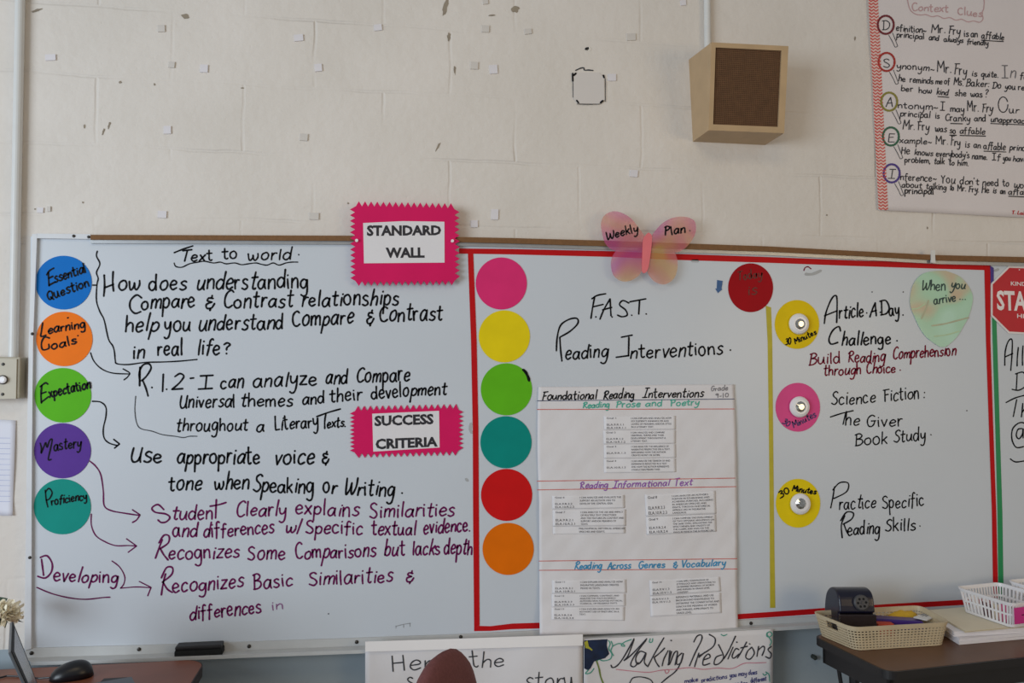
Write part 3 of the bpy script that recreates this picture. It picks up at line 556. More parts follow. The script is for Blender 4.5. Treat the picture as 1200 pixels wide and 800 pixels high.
# butterfly of translucent iridescent plastic
def film(name, a, b, c_, alpha, scale, ang):
    m = bpy.data.materials.new(name); m.use_nodes = True; nt = m.node_tree; p = nt.nodes['Principled BSDF']
    tc = nt.nodes.new('ShaderNodeTexCoord'); mp = nt.nodes.new('ShaderNodeMapping'); mp.inputs['Rotation'].default_value = (0, ang, 0); nt.links.new(tc.outputs['Object'], mp.inputs[0])
    wv = nt.nodes.new('ShaderNodeTexNoise'); wv.inputs['Scale'].default_value = scale; wv.inputs['Detail'].default_value = 1; wv.inputs['Distortion'].default_value = .8; nt.links.new(mp.outputs[0], wv.inputs['Vector'])
    r = nt.nodes.new('ShaderNodeValToRGB'); e = r.color_ramp.elements; e[0].position = .36; e[0].color = (*lin(a), 1); e[1].position = .66; e[1].color = (*lin(c_), 1); k = e.new(.5); k.color = (*lin(b), 1)
    nt.links.new(wv.outputs['Fac'], r.inputs[0]); nt.links.new(r.outputs[0], p.inputs['Base Color'])
    p.inputs['Roughness'].default_value = .18; p.inputs['Alpha'].default_value = alpha; return m
bf = empty('butterfly_cutout', P(758, 290, .046)); tag(bf, 'translucent pink and yellow plastic butterfly reading Weekly Plan on the board edge', 'butterfly decoration')
def loc8(L): return [(690 + x / 8, 240 + y / 8) for x, y in L]
lw = catmull(loc8([(530, 300), (480, 230), (400, 130), (310, 75), (230, 60), (150, 95), (115, 170), (125, 260), (150, 350), (200, 410), (255, 432)]), 6) + catmull(loc8([(248, 440), (215, 500), (210, 590), (240, 670), (310, 715), (390, 710), (460, 670), (492, 625), (520, 560)]), 6)
rw = catmull(loc8([(580, 300), (660, 200), (740, 140), (830, 112), (920, 115), (990, 150), (1005, 230), (980, 310), (920, 390), (850, 438), (808, 445)]), 6) + catmull(loc8([(818, 470), (832, 530), (830, 600), (805, 680), (750, 730), (690, 745), (620, 720), (568, 665), (540, 600)]), 6)
FILM = film('iridescent_pink_film', (206, 84, 156), (222, 122, 134), (220, 172, 104), .38, 6.5, 1.1)
plate('wing', lw, .0465, .0012, FILM, bf); plate('wing', rw, .0465, .0012, FILM, bf)
body = catmull(loc8([(560, 258), (532, 285), (508, 340), (502, 480), (500, 600), (508, 636), (536, 632), (560, 580), (582, 440), (592, 330), (588, 282), (560, 258)]), 4)[:-1]
plate('body', body, .050, .0032, mat('pink_plastic', (230, 116, 124), .35, .04), bf)
line(bf, INK, [('Weekly', 711, 281, 748, 271.5)], 6, 1.7, .0472, cap=.8); line(bf, INK, [('Plan', 779, 276, 803, 272), ('.', 808, 270, 809, 270)], 7, 1.8, .0472, cap=.8)
# pale green balloon
bal = catmull([(1108.5, 317.2), (1125, 324), (1136, 337), (1140, 350), (1135.5, 369.5), (1128, 384), (1121, 395), (1110, 405), (1104.5, 406.4), (1099.5, 405), (1086, 395), (1078, 384), (1072.5, 372.5), (1067.5, 360), (1066.6, 349), (1069.5, 335), (1075, 326), (1083, 320), (1095, 317.4), (1108.5, 317.2)], 5)[:-1]
bl = tag(plate('balloon_cutout', bal, OB + .003, .0014, film('iridescent_green_film', (206, 186, 158), (178, 216, 186), (190, 226, 204), .96, 5.5, .7)), 'pale green balloon shaped plastic cutout reading When you arrive', 'balloon cutout')
line(bl, mat('dark_green_ink', (22, 62, 62), .4), [('When', 1080, 340, 1108, 340, 7.5), ('you', 1114, 337.5, 1131, 338, 6.5), ('arrive', 1094.5, 356.5, 1120, 352.5, 6), ('...', 1124, 351, 1132, 350.5, 5)], 7, 1.5, OB + .0036)
stroke('painted_reflection', bl, mat('tan_painted_reflection', (176, 178, 150), .3), [[(1092, 381.5), (1106, 379.5), (1120, 376), (1135, 372)], [(1088, 352), (1085, 362), (1080, 373)]], 1.8, OB + .0035, 'tan painted reflection streak')  # reflections on the shiny film painted on as coloured strokes
stroke('painted_reflection', bl, mat('olive_painted_reflection', (180, 204, 168), .3), [[(1095, 394), (1110, 392), (1124, 388)], [(1068.5, 362), (1076, 361), (1084, 356)]], 1.5, OB + .0035, 'olive painted reflection streak')
# octagon sign
oc = empty('octagon_sign', P(1201, 352, OB)); tag(oc, 'red octagonal sign printed STARTS HERE cut by the right of the photo', 'sign')
def octa(cx, cy, rx, ry, k=.5): return [(cx - rx * k, cy - ry), (cx + rx * k, cy - ry + 1.2), (cx + rx, cy - ry * k + 2), (cx + rx, cy + ry * k + 2), (cx + rx * k, cy + ry + 2), (cx - rx * k, cy + ry), (cx - rx, cy + ry * k), (cx - rx, cy - ry * k)]
plate('border', octa(1201, 351, 39.5, 39.5, .48), OB + .003, .0016, mat('white_sign_border', (228, 222, 222), .5), oc)
plate('sign_face', octa(1201, 351, 37.5, 37.3, .48), OB + .0036, .0006, mat('red_sign_paint', (190, 24, 40), .45, .03), oc)
SW = mat('white_sign_letters', (236, 228, 228), .5)
printed('printed_text', 'KINDNESS', [(1184.6, 329.6), (1220, 331), (1220, 335.8), (1184.6, 334.4)], OB + .0041, SW, oc, .01)
printed('printed_text', 'STARTS', [(1167.6, 340), (1235, 342.5), (1235, 366), (1168.6, 363.4)], OB + .0041, SW, oc, .03)
printed('printed_text', 'HERE', [(1192, 367.5), (1213, 368.5), (1213, 373.2), (1192, 372.4)], OB + .0041, SW, oc, .01)
MB().lathe(P(1194.5, 316, OB + .0036), (0, -1, 0), [(.0022, 0), (.0018, .0008)], 10).build('eyelet', SW, oc)
# white plastic clip on the tack strip
cl = MB(); cl.add([], [])
strip_geo([(1091.6, 293), (1091.2, 300), (1091.4, 307.6)], [(1096, 293), (1096, 300), (1096.4, 308.4)], .040, .003, cl)
strip_geo([(1091.4, 304.6), (1091.4, 307.6)], [(1096.4, 305), (1096.4, 308)], .044, .005, cl)
tag(cl.build('hook', mat('white_clip', (214, 214, 212), .4)), 'small white plastic hook clipped over the brown tack strip', 'hook')
# eraser on the tray
zt = P(230, 773.5, TO - .01).z
e0 = P(204, 769, .066); e1 = P(260.5, 768, .066); er = empty('board_eraser', ((e0.x + e1.x) / 2, -.048, e0.z)); tag(er, 'black felt board eraser lying on the marker tray', 'eraser')
lip_z = P(230, interp(LIPB, 230), TO).z + .006
er.location.z = lip_z
bevel(MB().box(((e0.x + e1.x) / 2, -.048, lip_z + .0095), (e1.x - e0.x, .040, .019)).build('felt_pad', mat('black_felt', (20, 22, 22), .9, .2, 90, bump=.4, bscale=400), er), .005, 3)
bevel(MB().box(((e0.x + e1.x) / 2, -.048, lip_z + .0245), (e1.x - e0.x - .004, .042, .011)).build('grip_back', mat('black_eraser_shell', (28, 26, 28), .5, .1), er), .004, 3)

# ============================================================ PAPER CHART
def choff(x, y):
    t = (y - 452) / 290.0
    base = .0245 + .006 * t + (max(0, t - .88) * .12)
    k = .2 + .45 * min(1, max(0, t * 3))
    return base + k * (.0016 * math.sin(x * .071 + y * .043) + .0012 * math.sin(x * .13 - y * .062 + 1) + .0010 * math.sin(y * .11 + x * .02) + .0008 * math.sin(x * .24 + y * .19))
def che(u, t):
    return ((-1.6 * math.sin(math.pi * min(1, t * 2.2)) * (1 - u) if t < .45 else 0) + u * (1.2 * math.sin(t * 5)), .4 * math.sin(u * 9) * (t > .9) + .5 * math.sin(u * 7) * (t < .02))
ch = sheet('paper_chart', [(631, 453), (860.5, 450), (866, 739), (632.5, 744)], choff, PAPER, None, 60, 76, che)
tag(ch, 'large white paper chart titled Foundational Reading Interventions taped to the board', 'chart')
d1 = lambda x, y: choff(x, y) + .0009
line(ch, INK, [('Foundational', 635, 468.5, 699, 467), ('Reading', 707, 467.5, 743, 466), ('Interventions', 753, 466, 824, 465)], 6, 1.5, d1, cap=1.15, slant=.22)
line(ch, mat('grey_pencil', (120, 118, 124), .6), [('Grade', 833, 458, 853, 457, 3.5), ('9-10', 838, 466, 854, 465, 3.2)], 3.5, .9, d1)
TEAL = mat('teal_marker', (74, 176, 156), .5); VIO = mat('violet_marker', (150, 92, 176), .5); SKY = mat('sky_blue_marker', (58, 146, 194), .5); RLINE = mat('red_ruled_line', (206, 104, 96), .6); BLINE = mat('slate_ruled_line', (72, 80, 110), .6)
line(ch, TEAL, [('Reading', 683, 478, 714, 477), ('Prose', 722, 477.5, 750, 476.5), ('and', 756, 476, 776, 475.5), ('Poetry', 786, 476, 819, 474)], 4.6, 1.3, d1, slant=.2)
line(ch, VIO, [('Reading', 680, 572.5, 712, 571), ('Informational', 718, 571.5, 784, 569), ('Text', 790, 569.5, 811, 568)], 5, 1.2, d1, slant=.25)
line(ch, SKY, [('Reading', 673, 667, 705, 666), ('Across', 712, 666.5, 739, 665.5), ('Genres', 748, 666, 779, 664.5), ('&', 789, 665, 794, 664.5, 4), ('Vocabulary', 798, 664.5, 850, 662.5)], 5, 1.4, d1, slant=.22)
for m, a in [(BLINE, (629.5, 469.5, 860.5, 467.4)), (RLINE, (629.4, 479.6, 860.6, 479)), (RLINE, (629.4, 563.6, 861.6, 560)), (RLINE, (629.6, 573.8, 862.6, 570)), (RLINE, (631.6, 657.2, 863.6, 654.4)), (RLINE, (631.8, 668, 864, 666.4))]:
    mb = MB(); n = 60
    ribbon(mb, [(a[0] + (a[2] - a[0]) * i / n, a[1] + (a[3] - a[1]) * i / n) for i in range(n + 1)], .9, d1); mb.build('ruled_line', m, ch)
TINY = mat('printed_grey', (62, 60, 70), .7); CARD = mat('printed_card_paper', (232, 230, 234), .8, .01); 
def card(quad, left, right, tail=0):
    """A glued printed slip: two columns of type; left/right are (text, x0 frac, y0, x1, y1) in the slip."""
    cf = lambda x, y: choff(x, y) + .0012
    cm = sheet('printed_card', quad, cf, CARD, ch, 24, 10, None, .0003)
    def q(u0, t0, u1, t1):
        g = lambda u, t: tuple((quad[0][k] * (1 - u) + quad[1][k] * u) * (1 - t) + (quad[3][k] * (1 - u) + quad[2][k] * u) * t for k in (0, 1))
        return [g(u0, t0), g(u1, t0), g(u1, t1), g(u0, t1)]
    cf2 = lambda x, y: choff(x, y) + .0019
    for txt, u0, t0, u1, t1 in left + right: printed('printed_text', txt, q(u0, t0, u1, t1), cf2, TINY, cm, .0, 1.15)
    return cm
def std(n, a, b, body, w_=.94, one=False, hb=.86):
    L = ([('Goal %s' % n, .04, .08, .17, .2)] if n else []) + [((a if one else a + '\n' + b), .04, .55, .30, .92 if not one else .68)]
    return L, [(body, .38, .1, w_, hb)]
card([(707.5, 487.5), (792, 487), (792, 503), (708, 503.6)], *std('1', 'ELA.9.R.1.1', 'ELA.10.R.1.1', 'I CAN EXPLAIN AND ANALYZE HOW\nKEY ELEMENTS ENHANCE OR ADD\nLAYERS OF MEANING AND/OR STYLE\nIN A LITERARY TEXT.'))
card([(707, 504.4), (792, 503.8), (792, 519.4), (707.4, 520.2)], *std('2', 'ELA.9.R.1.2', 'ELA.10.R.1.2', 'I CAN ANALYZE AND COMPARE\nUNIVERSAL THEMES AND THEIR\nDEVELOPMENT THROUGHOUT A\nLITERARY TEXT.', .86))
card([(707.6, 521), (792, 520), (792.4, 536), (708, 537)], *std('3', 'ELA.9.R.1.3', '', 'I CAN ANALYZE THE INFLUENCE OF\nNARRATIVE PERSPECTIVE ON A TEXT,\nEXPLAINING HOW THE AUTHOR\nCREATES IRONY OR SATIRE.', .92, True))
card([(707.6, 537.8), (792, 536.8), (792.4, 553), (708, 554)], *std('4', 'ELA.10.R.1.3', '', 'I CAN ANALYZE THE TENSION OF AND\nEXPERIENCES REFLECTED IN A TEXT\nAND HOW THE AUTHOR REPRESENTS\nCONFLICTING PERSPECTIVES.', .92, True))
card([(647, 580.6), (732, 579.6), (732.4, 595), (647.4, 596.4)], *std('6', 'ELA.9.R.2.2', 'ELA.10.R.2.2', 'I CAN ANALYZE AND EVALUATE THE\nSUPPORT AN AUTHOR USES TO\nDEVELOP THE CENTRAL IDEA.', .95, hb=.7))
card([(647.6, 597.4), (733.6, 596.6), (733.6, 616), (648, 616.6)], *std('7', 'ELA.9.R.2.1', 'ELA.10.R.2.1', 'I CAN ANALYZE THE USE AND IMPACT\nOF MULTIPLE TEXT STRUCTURES\nAND THE FEATURES IN CONTENT AND\nSUPPORT AND/OR MEANING OF\nTEXTS.', .97, hb=.93))
card([(648, 617.2), (733, 616.8), (733, 624.6), (648, 625.6)], [], [('PHILOSOPHICAL HISTORICAL AMERICAN\nSPEECHES AND ESSAYS.', .36, .12, .99, .85)])
card([(755.6, 579.4), (838.6, 574.6), (839.4, 602), (757, 605)], *std('8', 'ELA.9.R.2.3', 'ELA.10.R.2.3', "I CAN ANALYZE AN AUTHOR'S\nPURPOSE IN ESTABLISHING AND\nACHIEVING PURPOSES, INCLUDING\nIN AMERICAN SPEECHES AND\nESSAYS, THROUGH RHETORICAL\nAPPEALS LIKE IN FIGURATIVE\nLANGUAGE.", .96, hb=.92))
card([(757, 605.6), (839, 602.4), (839.8, 622.6), (758, 626.6)], *std('9', 'ELA.9.R.2.4', 'ELA.10.R.2.4', 'I CAN COMPARE THE DEVELOPMENT\nOF TWO OPPOSING ARGUMENTS ON\nTHE SAME TOPIC, EVALUATING THE\nEFFECTIVENESS AND VALIDITY OF\nTHE CLAIMS, AND ANALYZE THE\nWAYS IN WHICH THE AUTHORS USE', .97, hb=.97))
card([(647, 679.6), (734, 678.6), (734.4, 694.4), (647.4, 695.2)], *std('11', 'ELA.9.R.3.1', 'ELA.10.R.3.1', 'I CAN EXPLAIN AND ANALYZE HOW\nFIGURATIVE LANGUAGE CREATES\nMOOD IN TEXTS.', .95, hb=.7))
card([(646.4, 696), (733, 695.2), (733.2, 709.6), (646.8, 710.8)], *std('12', 'ELA.9.R.3.3', 'ELA.10.R.3.3', 'I CAN COMPARE, CONTRAST, AND\nANALYZE THE WAYS IN WHICH\nAUTHORS HAVE ADAPTED MYTHICAL,\nCLASSICAL, OR RELIGIOUS TEXTS.', .96))
card([(646.4, 711.4), (732.4, 710.4), (732, 727), (646.4, 726)], *std('13', 'ELA.9.R.3.4', 'ELA.10.R.3.4', "I CAN EXPLAIN AND ANALYZE AN\nAUTHOR'S USE OF RHETORIC IN A\nTEXT.", .92, hb=.62))
card([(761, 680), (843.8, 675.6), (845, 692.6), (762, 698)], *std('14', 'ELA.9.V.1.3', 'ELA.10.V.1.3', 'I CAN APPLY KNOWLEDGE OF\nETYMOLOGY AND DERIVATIONS TO\nDETERMINE MEANINGS OF WORDS\nAND PHRASES IN GRADE LEVEL\nCONTENT.', .93, hb=.95))
card([(762, 698.8), (845, 694), (845.8, 718), (762.6, 722.6)], [('ELA.9.V.1.3\nELA.10.V.1.3', .03, .1, .28, .34)], [('REFERENCE MATERIALS, AND USE\nBACKGROUND KNOWLEDGE TO\nDETERMINE THE CONNOTATIVE AND\nDENOTATIVE MEANING OF WORDS\nAND PHRASES, APPROPRIATE TO\nGRADE LEVEL.', .36, .06, .97, .93)])
# ============================================================ POSTERS HUNG FROM THE TRAY
def poff(x, y): return .082 + .0022 * math.sin(x * .05 + 1) + .0012 * math.sin(x * .09 + y * .06) + .004 * max(0, (y - 760) / 100)
ps1 = sheet('poster', [(428, 753), (683, 744.6), (683, 900), (428, 900)], poff, PAPER, None, 40, 24)
tag(ps1, 'white paper poster with large thin printed lettering behind the chair back', 'poster', 'paper posters hanging from the tray')
plate('folded_top_edge', [(428, 751.6), (560, 747.4), (683, 743), (683, 756.2), (560, 759.6), (428, 763.4)], .0905, .0012, mat('lit_fold_paper', (246, 242, 242), .8, .01), ps1)  # paler paper tone paints in the light caught by the fold
d2 = lambda x, y: poff(x, y) + .0012
line(ps1, INKT, [('Here', 459, 785.5, 524, 783), ('the', 551, 782, 590, 781)], 11.5, 1.5, d2, cap=1.05, slant=0)
line(ps1, INKT, [('story', 615, 808, 672, 806), ('s', 476, 805, 484, 805), ('of', 490, 806, 520, 806)], 14, 1.5, d2, slant=0)
ps2 = sheet('poster', [(684, 749), (906, 736.8), (905, 900), (684, 900)], lambda x, y: poff(x, y) + .0032, PAPER, None, 40, 24)
tag(ps2, 'white paper poster titled Making Predictions with a dark blue painted flower corner', 'poster', 'paper posters hanging from the tray')
d3 = lambda x, y: poff(x, y) + .0044
BLK2 = mat('black_brush_pen', (44, 44, 54), .5)
stroke('handwriting', ps2, BLK2, [[(716, 779), (718, 782), (724, 779), (732, 768), (743, 748)], [(743, 749), (736, 768), (731, 774), (741, 766), (758, 748)], [(757, 750), (745, 766), (739, 778), (743, 781), (748, 776)],
    [(757, 765), (750, 763), (745, 771), (747, 778), (752, 774), (757, 765), (755, 775), (758, 780)], [(778, 747), (768, 764), (759, 781)], [(779, 759), (773, 765), (766.5, 770)], [(766.5, 770), (769, 776), (772.5, 781)], [(783, 762), (778, 772), (776, 780)], [(787, 763), (783, 779)], [(785, 762), (784, 779), (790, 765), (794, 764), (791, 779)], [(799, 765), (794, 770), (793, 778), (798, 776), (801, 765), (797, 778), (791, 787), (782, 794), (775, 800)], [(786, 750), (787, 750.5)],
    [(813, 752), (817, 745), (822, 744), (822, 750), (815, 764), (808, 780)], [(831, 743), (838, 748), (836, 757), (825, 765), (819, 768)], [(819, 765), (816, 774), (814, 781)], [(819, 770), (826, 764)], [(824, 773), (832, 770), (830, 766), (825, 771), (824, 779), (832, 777)], [(846, 767), (839, 770), (837, 778), (843, 777), (848, 769), (842, 755)], [(862, 745), (854, 762), (848, 772)], [(859, 758), (853, 772)], [(866, 761), (862, 760), (858, 768), (860, 771), (866, 766)], [(875, 752), (869, 763), (864, 771)], [(868, 759), (876, 757)],
    [(881, 758), (876, 763), (874, 770), (879, 772), (884, 765), (881, 758)], [(889, 757), (887, 769)], [(888, 762), (894, 757), (896, 760), (893, 768)], [(904, 757), (900, 761), (904, 766), (902, 771), (897, 769)], [(863, 752), (864, 752.4)], [(878, 754), (879, 754.4)]], 1.5, d3)
stroke('flourish_line', ps2, mat('pale_red_ink', (206, 128, 146), .6), [[(722, 784), (740, 786), (760, 787.5), (775, 785), (790, 784), (808, 782), (824, 784), (840, 782.5), (858, 783), (872, 777), (886, 776.5), (898, 776)], [(779, 785), (781, 789), (784, 786), (782, 784)]], .9, d3)
stroke('handwriting', ps2, BLK2, [[(738, 800), (742, 794), (752, 793), (762, 796), (766, 802)]], 1.3, d3)
line(ps2, mat('blue_pen', (66, 68, 130), .5), [('make', 802, 800, 818, 798), ('predictions', 822, 799, 852, 794.5), ('you', 855, 793.5, 863, 792.5), ('may', 865, 792, 875, 791), ('does', 877, 790.5, 887, 789.5)], 3.2, .9, d3)
line(ps2, mat('blue_pen', (66, 68, 130), .5), [('reading', 858, 804, 876, 802), ('different', 880, 800, 898, 797)], 3.2, .9, d3)
GRNP = mat('green_swirl_pen', (76, 160, 142), .5)
stroke('swirl', ps2, GRNP, [[(718, 757), (724, 754), (730, 754.5), (732, 757), (728, 756), (732, 752), (740, 749)], [(762, 748), (761, 752), (764, 752), (765, 748)], [(845, 743), (848, 744.6), (852, 743)], [(899, 741), (898.5, 745), (902, 746), (905, 743), (902, 740), (899, 743), (904, 751), (902, 756)], [(894, 789), (896, 791), (899, 788.5), (897, 787), (901, 790), (902, 798)], [(713, 750), (715, 754), (713.5, 760), (717, 766), (715, 772), (707, 774), (702, 772.5), (699, 775)], [(716, 751), (718, 756), (716, 762), (719, 768)], [(692, 778), (690, 784), (686, 789), (692, 788), (696, 783)]], 1.2, d3)
fl_ = new('painted_flower', [P(x, y, d3(x, y) + .0002) for x, y in [(684.6, 750), (712, 748.6), (711, 756), (714, 766), (709, 771), (701, 773), (696, 775), (692, 783), (689, 785), (684.6, 783)]], [tuple(range(10))], mat('navy_paint', (14, 34, 66), .5, .3, 40), ps2)
new('flower_centre', [P(x, y, d3(x, y) + .0006) for x, y in [(684.8, 752), (688.5, 750.2), (690, 757), (700, 766), (690, 760), (686, 759)]], [tuple(range(6))], mat('yellow_paint', (176, 172, 52), .5, .2, 40), ps2)
stroke('flower_stem', ps2, mat('olive_paint', (112, 132, 58), .5), [[(699, 774), (702, 783), (704, 793), (708, 803)]], 1.8, d3)

# ============================================================ WALL POSTER, TOP RIGHT
def woff(x, y): return .006 + .0016 * math.sin(x * .045 + y * .02) + .001 * math.sin(y * .06)
WPAP = mat('poster_paper', (222, 214, 214), .8, .015, 8, bump=.08, bscale=30)
wp = sheet('wall_poster', [(1016.2, -40), (1330, -26), (1338, 262), (1030, 246)], woff, WPAP, None, 40, 40)
tag(wp, 'white hand lettered poster on context clues with red zigzag border high on wall', 'poster')
d4 = lambda x, y: woff(x, y) + .0010; d5 = lambda x, y: woff(x, y) + .0016
def ledge(y): return 1016.2 + (y + 40) * (1030 - 1016.2) / 286
mb = MB()
for i in range(24):
    ya, yb = -40 + 285.6 * i / 24, -40 + 285.6 * (i + 1) / 24
    q = [(ledge(ya) - .4, ya), (ledge(ya) + 10.6, ya + .3), (ledge(yb) + 10.6, yb + .3), (ledge(yb) - .4, yb)]
    mb.add([P(x, y, d4(x, y)) for x, y in q], [(0, 3, 2, 1)])
bd = mb.build('border_trim', mat('border_pale_pink', (226, 196, 188), .6), wp)
mb = MB(); y = -38.0
while y < 243.5:
    x = ledge(y); ribbon(mb, [(x, y), (x + 2.6, y + 2.1), (x + 5.2, y + .3), (x + 7.8, y + 2.4), (x + 10.4, y + .6)], 1.35, d5); y += 3.75
mb.build('zigzag_pattern', mat('zigzag_red', (206, 66, 60), .6), bd)
for (cx, cy, ltr, rgb, nm) in [(1038, 29, 'D', (112, 24, 36), 'maroon'), (1039, 72.5, 'S', (168, 44, 34), 'brick'), (1042, 119, 'A', (140, 132, 52), 'olive'), (1044, 159.8, 'E', (44, 96, 70), 'forest'), (1045, 203, 'I', (74, 54, 134), 'violet')]:
    m = mat('%s_poster_marker' % nm, rgb, .5); r = stroke('magnifier_ring', wp, m, [ell(cx, cy, 9.4, 10.6, 30) + [(cx + 9.4, cy)]], 2.3, d5, '%s ring around letter %s' % (nm, ltr))
    line(wp, INKT, [(ltr, cx - 4, cy + 6, cx + 4, cy + 6.4, 6.8)], 6.8, 1.1, d4, slant=0)
    stroke('magnifier_handle', wp, INKT, [[(cx + 3.5, cy + 12), (cx + 8, cy + 20), (cx + 11, cy + 26), (cx + 14, cy + 25)], [(cx + 14, cy + 25), (cx + 11, cy + 17), (cx + 8, cy + 9.5)]], .7, d4)
W = lambda words, xh=4.8, wd=1.15, ex=(): line(wp, mat('poster_black_marker', (38, 36, 42), .5), [(w_[0], w_[1], w_[2], w_[3] - (.9 if len(w_[0]) > 1 else 0)) + tuple(w_[4:]) for w_ in words], xh, wd, d4, extra=ex, slant=.02, cap=.9)
W([('efinition~', 1050, 36, 1086, 39), ('Mr.', 1091, 38, 1109, 38.5, 7), ('Fry', 1111.5, 39.5, 1126, 40.5, 6.5), ('is', 1129.5, 42.5, 1136, 43), ('an', 1137.6, 43, 1146.6, 43.6), ('affable', 1150, 44.5, 1177.5, 47)], ex=[[(1150, 47), (1164, 48), (1176, 48.6)]])
W([('principal', 1050.5, 43.4, 1084, 45.8), ('and', 1088.5, 46.5, 1101, 47.5), ('always', 1106, 48.5, 1129.5, 50), ('friendly', 1133, 51.5, 1159, 53.5)], 4.2)
W([('ynonym~', 1050.6, 80, 1096, 84), ('Mr.', 1098, 84.5, 1116, 85.5, 8), ('Fry', 1118, 87, 1134, 88.5, 7.5), ('is', 1138.5, 89, 1146, 89.5), ('quite.', 1149.5, 89.6, 1171, 91), ('fact,', 1195, 92.5, 1216, 94)])
line(wp, mat('grey_poster_marker', (112, 108, 112), .5), [('In', 1174.5, 91, 1190, 92, 9)], 9, 1.2, d4, slant=0, cap=1.1)
W([('he', 1052.6, 95, 1062, 95.6), ('reminds', 1066, 96.5, 1094.5, 98), ('me', 1096, 98, 1105, 98.4), ('of', 1106.5, 98.4, 1114, 98.8), ('Ms.', 1117.5, 99.5, 1130, 100.2, 5.4), ('Baker:', 1132, 100.5, 1160, 102.2, 5.4), ('Do', 1163, 103, 1174, 103.6, 5), ('you', 1177.5, 104, 1190.5, 104.8), ('remem', 1193, 105, 1219, 107)], 4.4)
W([('ber', 1055.5, 106.5, 1071, 107.4), ('how', 1076.5, 108.8, 1093, 109.6), ('kind', 1097.5, 110.6, 1112, 111.4), ('she', 1119, 112, 1133.6, 113), ('was', 1137.6, 113.2, 1152, 114), ('?', 1153.5, 114.2, 1157.5, 114.4, 5.5)], 4.6, ex=[[(1099, 113), (1112, 114)]])
W([('ntonym~', 1052, 126.6, 1100, 129), ('I', 1102, 129.6, 1107, 130, 6.6), ('may', 1113.5, 130.4, 1131, 131), ('Mr.', 1133.5, 129.8, 1148, 130.4, 7.4), ('Fry', 1151, 131, 1164, 131.6, 6.6), ('ur', 1182.5, 132, 1195, 132.4, 5)], ex=[ell(1175.6, 122.5, 5.6, 9, 16)])
W([('principal', 1054.5, 136, 1091, 138.2), ('is', 1096, 138.8, 1101.5, 139.2), ('Cranky', 1107.5, 141.4, 1138, 142.4, 5.2), ('and', 1141.6, 141.8, 1156, 142.4), ('unapproachable', 1161, 142.6, 1222, 145.5)], 4.6, ex=[[(1114, 144.6), (1128, 145)], [(1161, 144.6), (1200, 146.2)]])
W([('Mr.', 1057.6, 151, 1073, 151.6, 6.8), ('Fry', 1075.5, 152.2, 1089.6, 153, 6.6), ('was', 1096, 154, 1110, 154.8), ('so', 1113, 156, 1121, 156.4), ('affable', 1124.6, 156.2, 1155, 157.4)], 4.8, ex=[[(1113, 158.2), (1121, 158.4)], [(1125, 158.6), (1155, 159.4)]])
W([('xample~', 1054, 167.2, 1093, 169), ('Mr.', 1096.5, 169, 1112, 169.6, 6.8), ('Fry', 1114, 170.4, 1126, 171.2, 6.4), ('is', 1131, 172.2, 1137, 172.6), ('an', 1141, 173, 1150, 173.6), ('affable', 1152.6, 174.6, 1179, 176), ('principal', 1183, 175.8, 1216, 178)], ex=[[(1153, 177), (1179, 178)]])
W([('He', 1056, 180, 1067, 180.8, 5.2), ('knows', 1071.5, 181.4, 1094, 182.6), ("everybody's", 1097, 183, 1137, 185), ('name.', 1138.8, 186.2, 1158, 187), ('If', 1163, 187.6, 1173, 188, 5), ('you', 1175.4, 188, 1185, 188.4), ('have', 1187, 188.6, 1204, 189.6)], 4.3)
W([('problem,', 1060, 189.8, 1091, 191.4), ('talk', 1094.5, 191.8, 1107.5, 192.4), ('to', 1112, 193, 1119, 193.4), ('him.', 1122, 193.6, 1136, 194.4)], 4.3)
W([('nference~', 1054.8, 210.4, 1098, 213), ('You', 1103, 214, 1120, 215, 6.4), ("don't", 1124.6, 215.4, 1148, 216.6), ('need', 1151, 217, 1171, 218), ('to', 1175, 218, 1183, 218.4), ('worry', 1188, 219.6, 1214, 221.6)], 5)
W([('about', 1056.5, 219.4, 1081, 220.4), ('talking', 1085, 221.2, 1110, 222.6), ('to', 1113, 222.8, 1118.5, 223.2), ('Mr.', 1122, 223.4, 1133, 224, 4.8), ('Fry.', 1135, 224.6, 1148, 225.4, 4.8), ('He', 1150.4, 225.8, 1160, 226.2, 4.8), ('is', 1163.5, 226, 1168, 226.4), ('an', 1172, 226.6, 1179, 227), ('affable', 1181.5, 227.4, 1212, 229)], 4.3, ex=[[(1182, 229.8), (1200, 230.6)]])
W([('principal', 1060, 226.6, 1095, 227.4)], 4.6, 1.35)
line(wp, mat('pale_rose_marker', (196, 158, 160), .6), [('Context', 1068.5, 12, 1111, 14.5), ('Clues', 1122, 16.5, 1151, 20)], 5.5, 1.2, d4, slant=0)
cloud = [(1063.5, 0)]
for i, (x, y) in enumerate([(1066, 10), (1071, 15.5), (1078, 17.5), (1085, 17), (1092, 19.5), (1099, 18.5), (1106, 21.5), (1113, 20.5), (1120, 23.5), (1127, 22.5), (1134, 25.5), (1141, 24.5), (1148, 26), (1152, 22), (1151, 15), (1153, 8), (1150, -4), (1120, -12), (1080, -14), (1064, -8), (1063.5, 0)]): cloud.append((x, y))
stroke('cloud_outline', wp, mat('pale_rose_marker', (196, 158, 160), .6), [cloud], 1.0, d4)
line(wp, RED, [('T.', 1186, 250.6, 1190, 250.8), ('Lake', 1192, 251, 1206, 251.6)], 2.6, .9, d4)

# ============================================================ ON THE WALL
WOOD = mat('light_wood_veneer', (184, 156, 120), .5, .07, 14); 
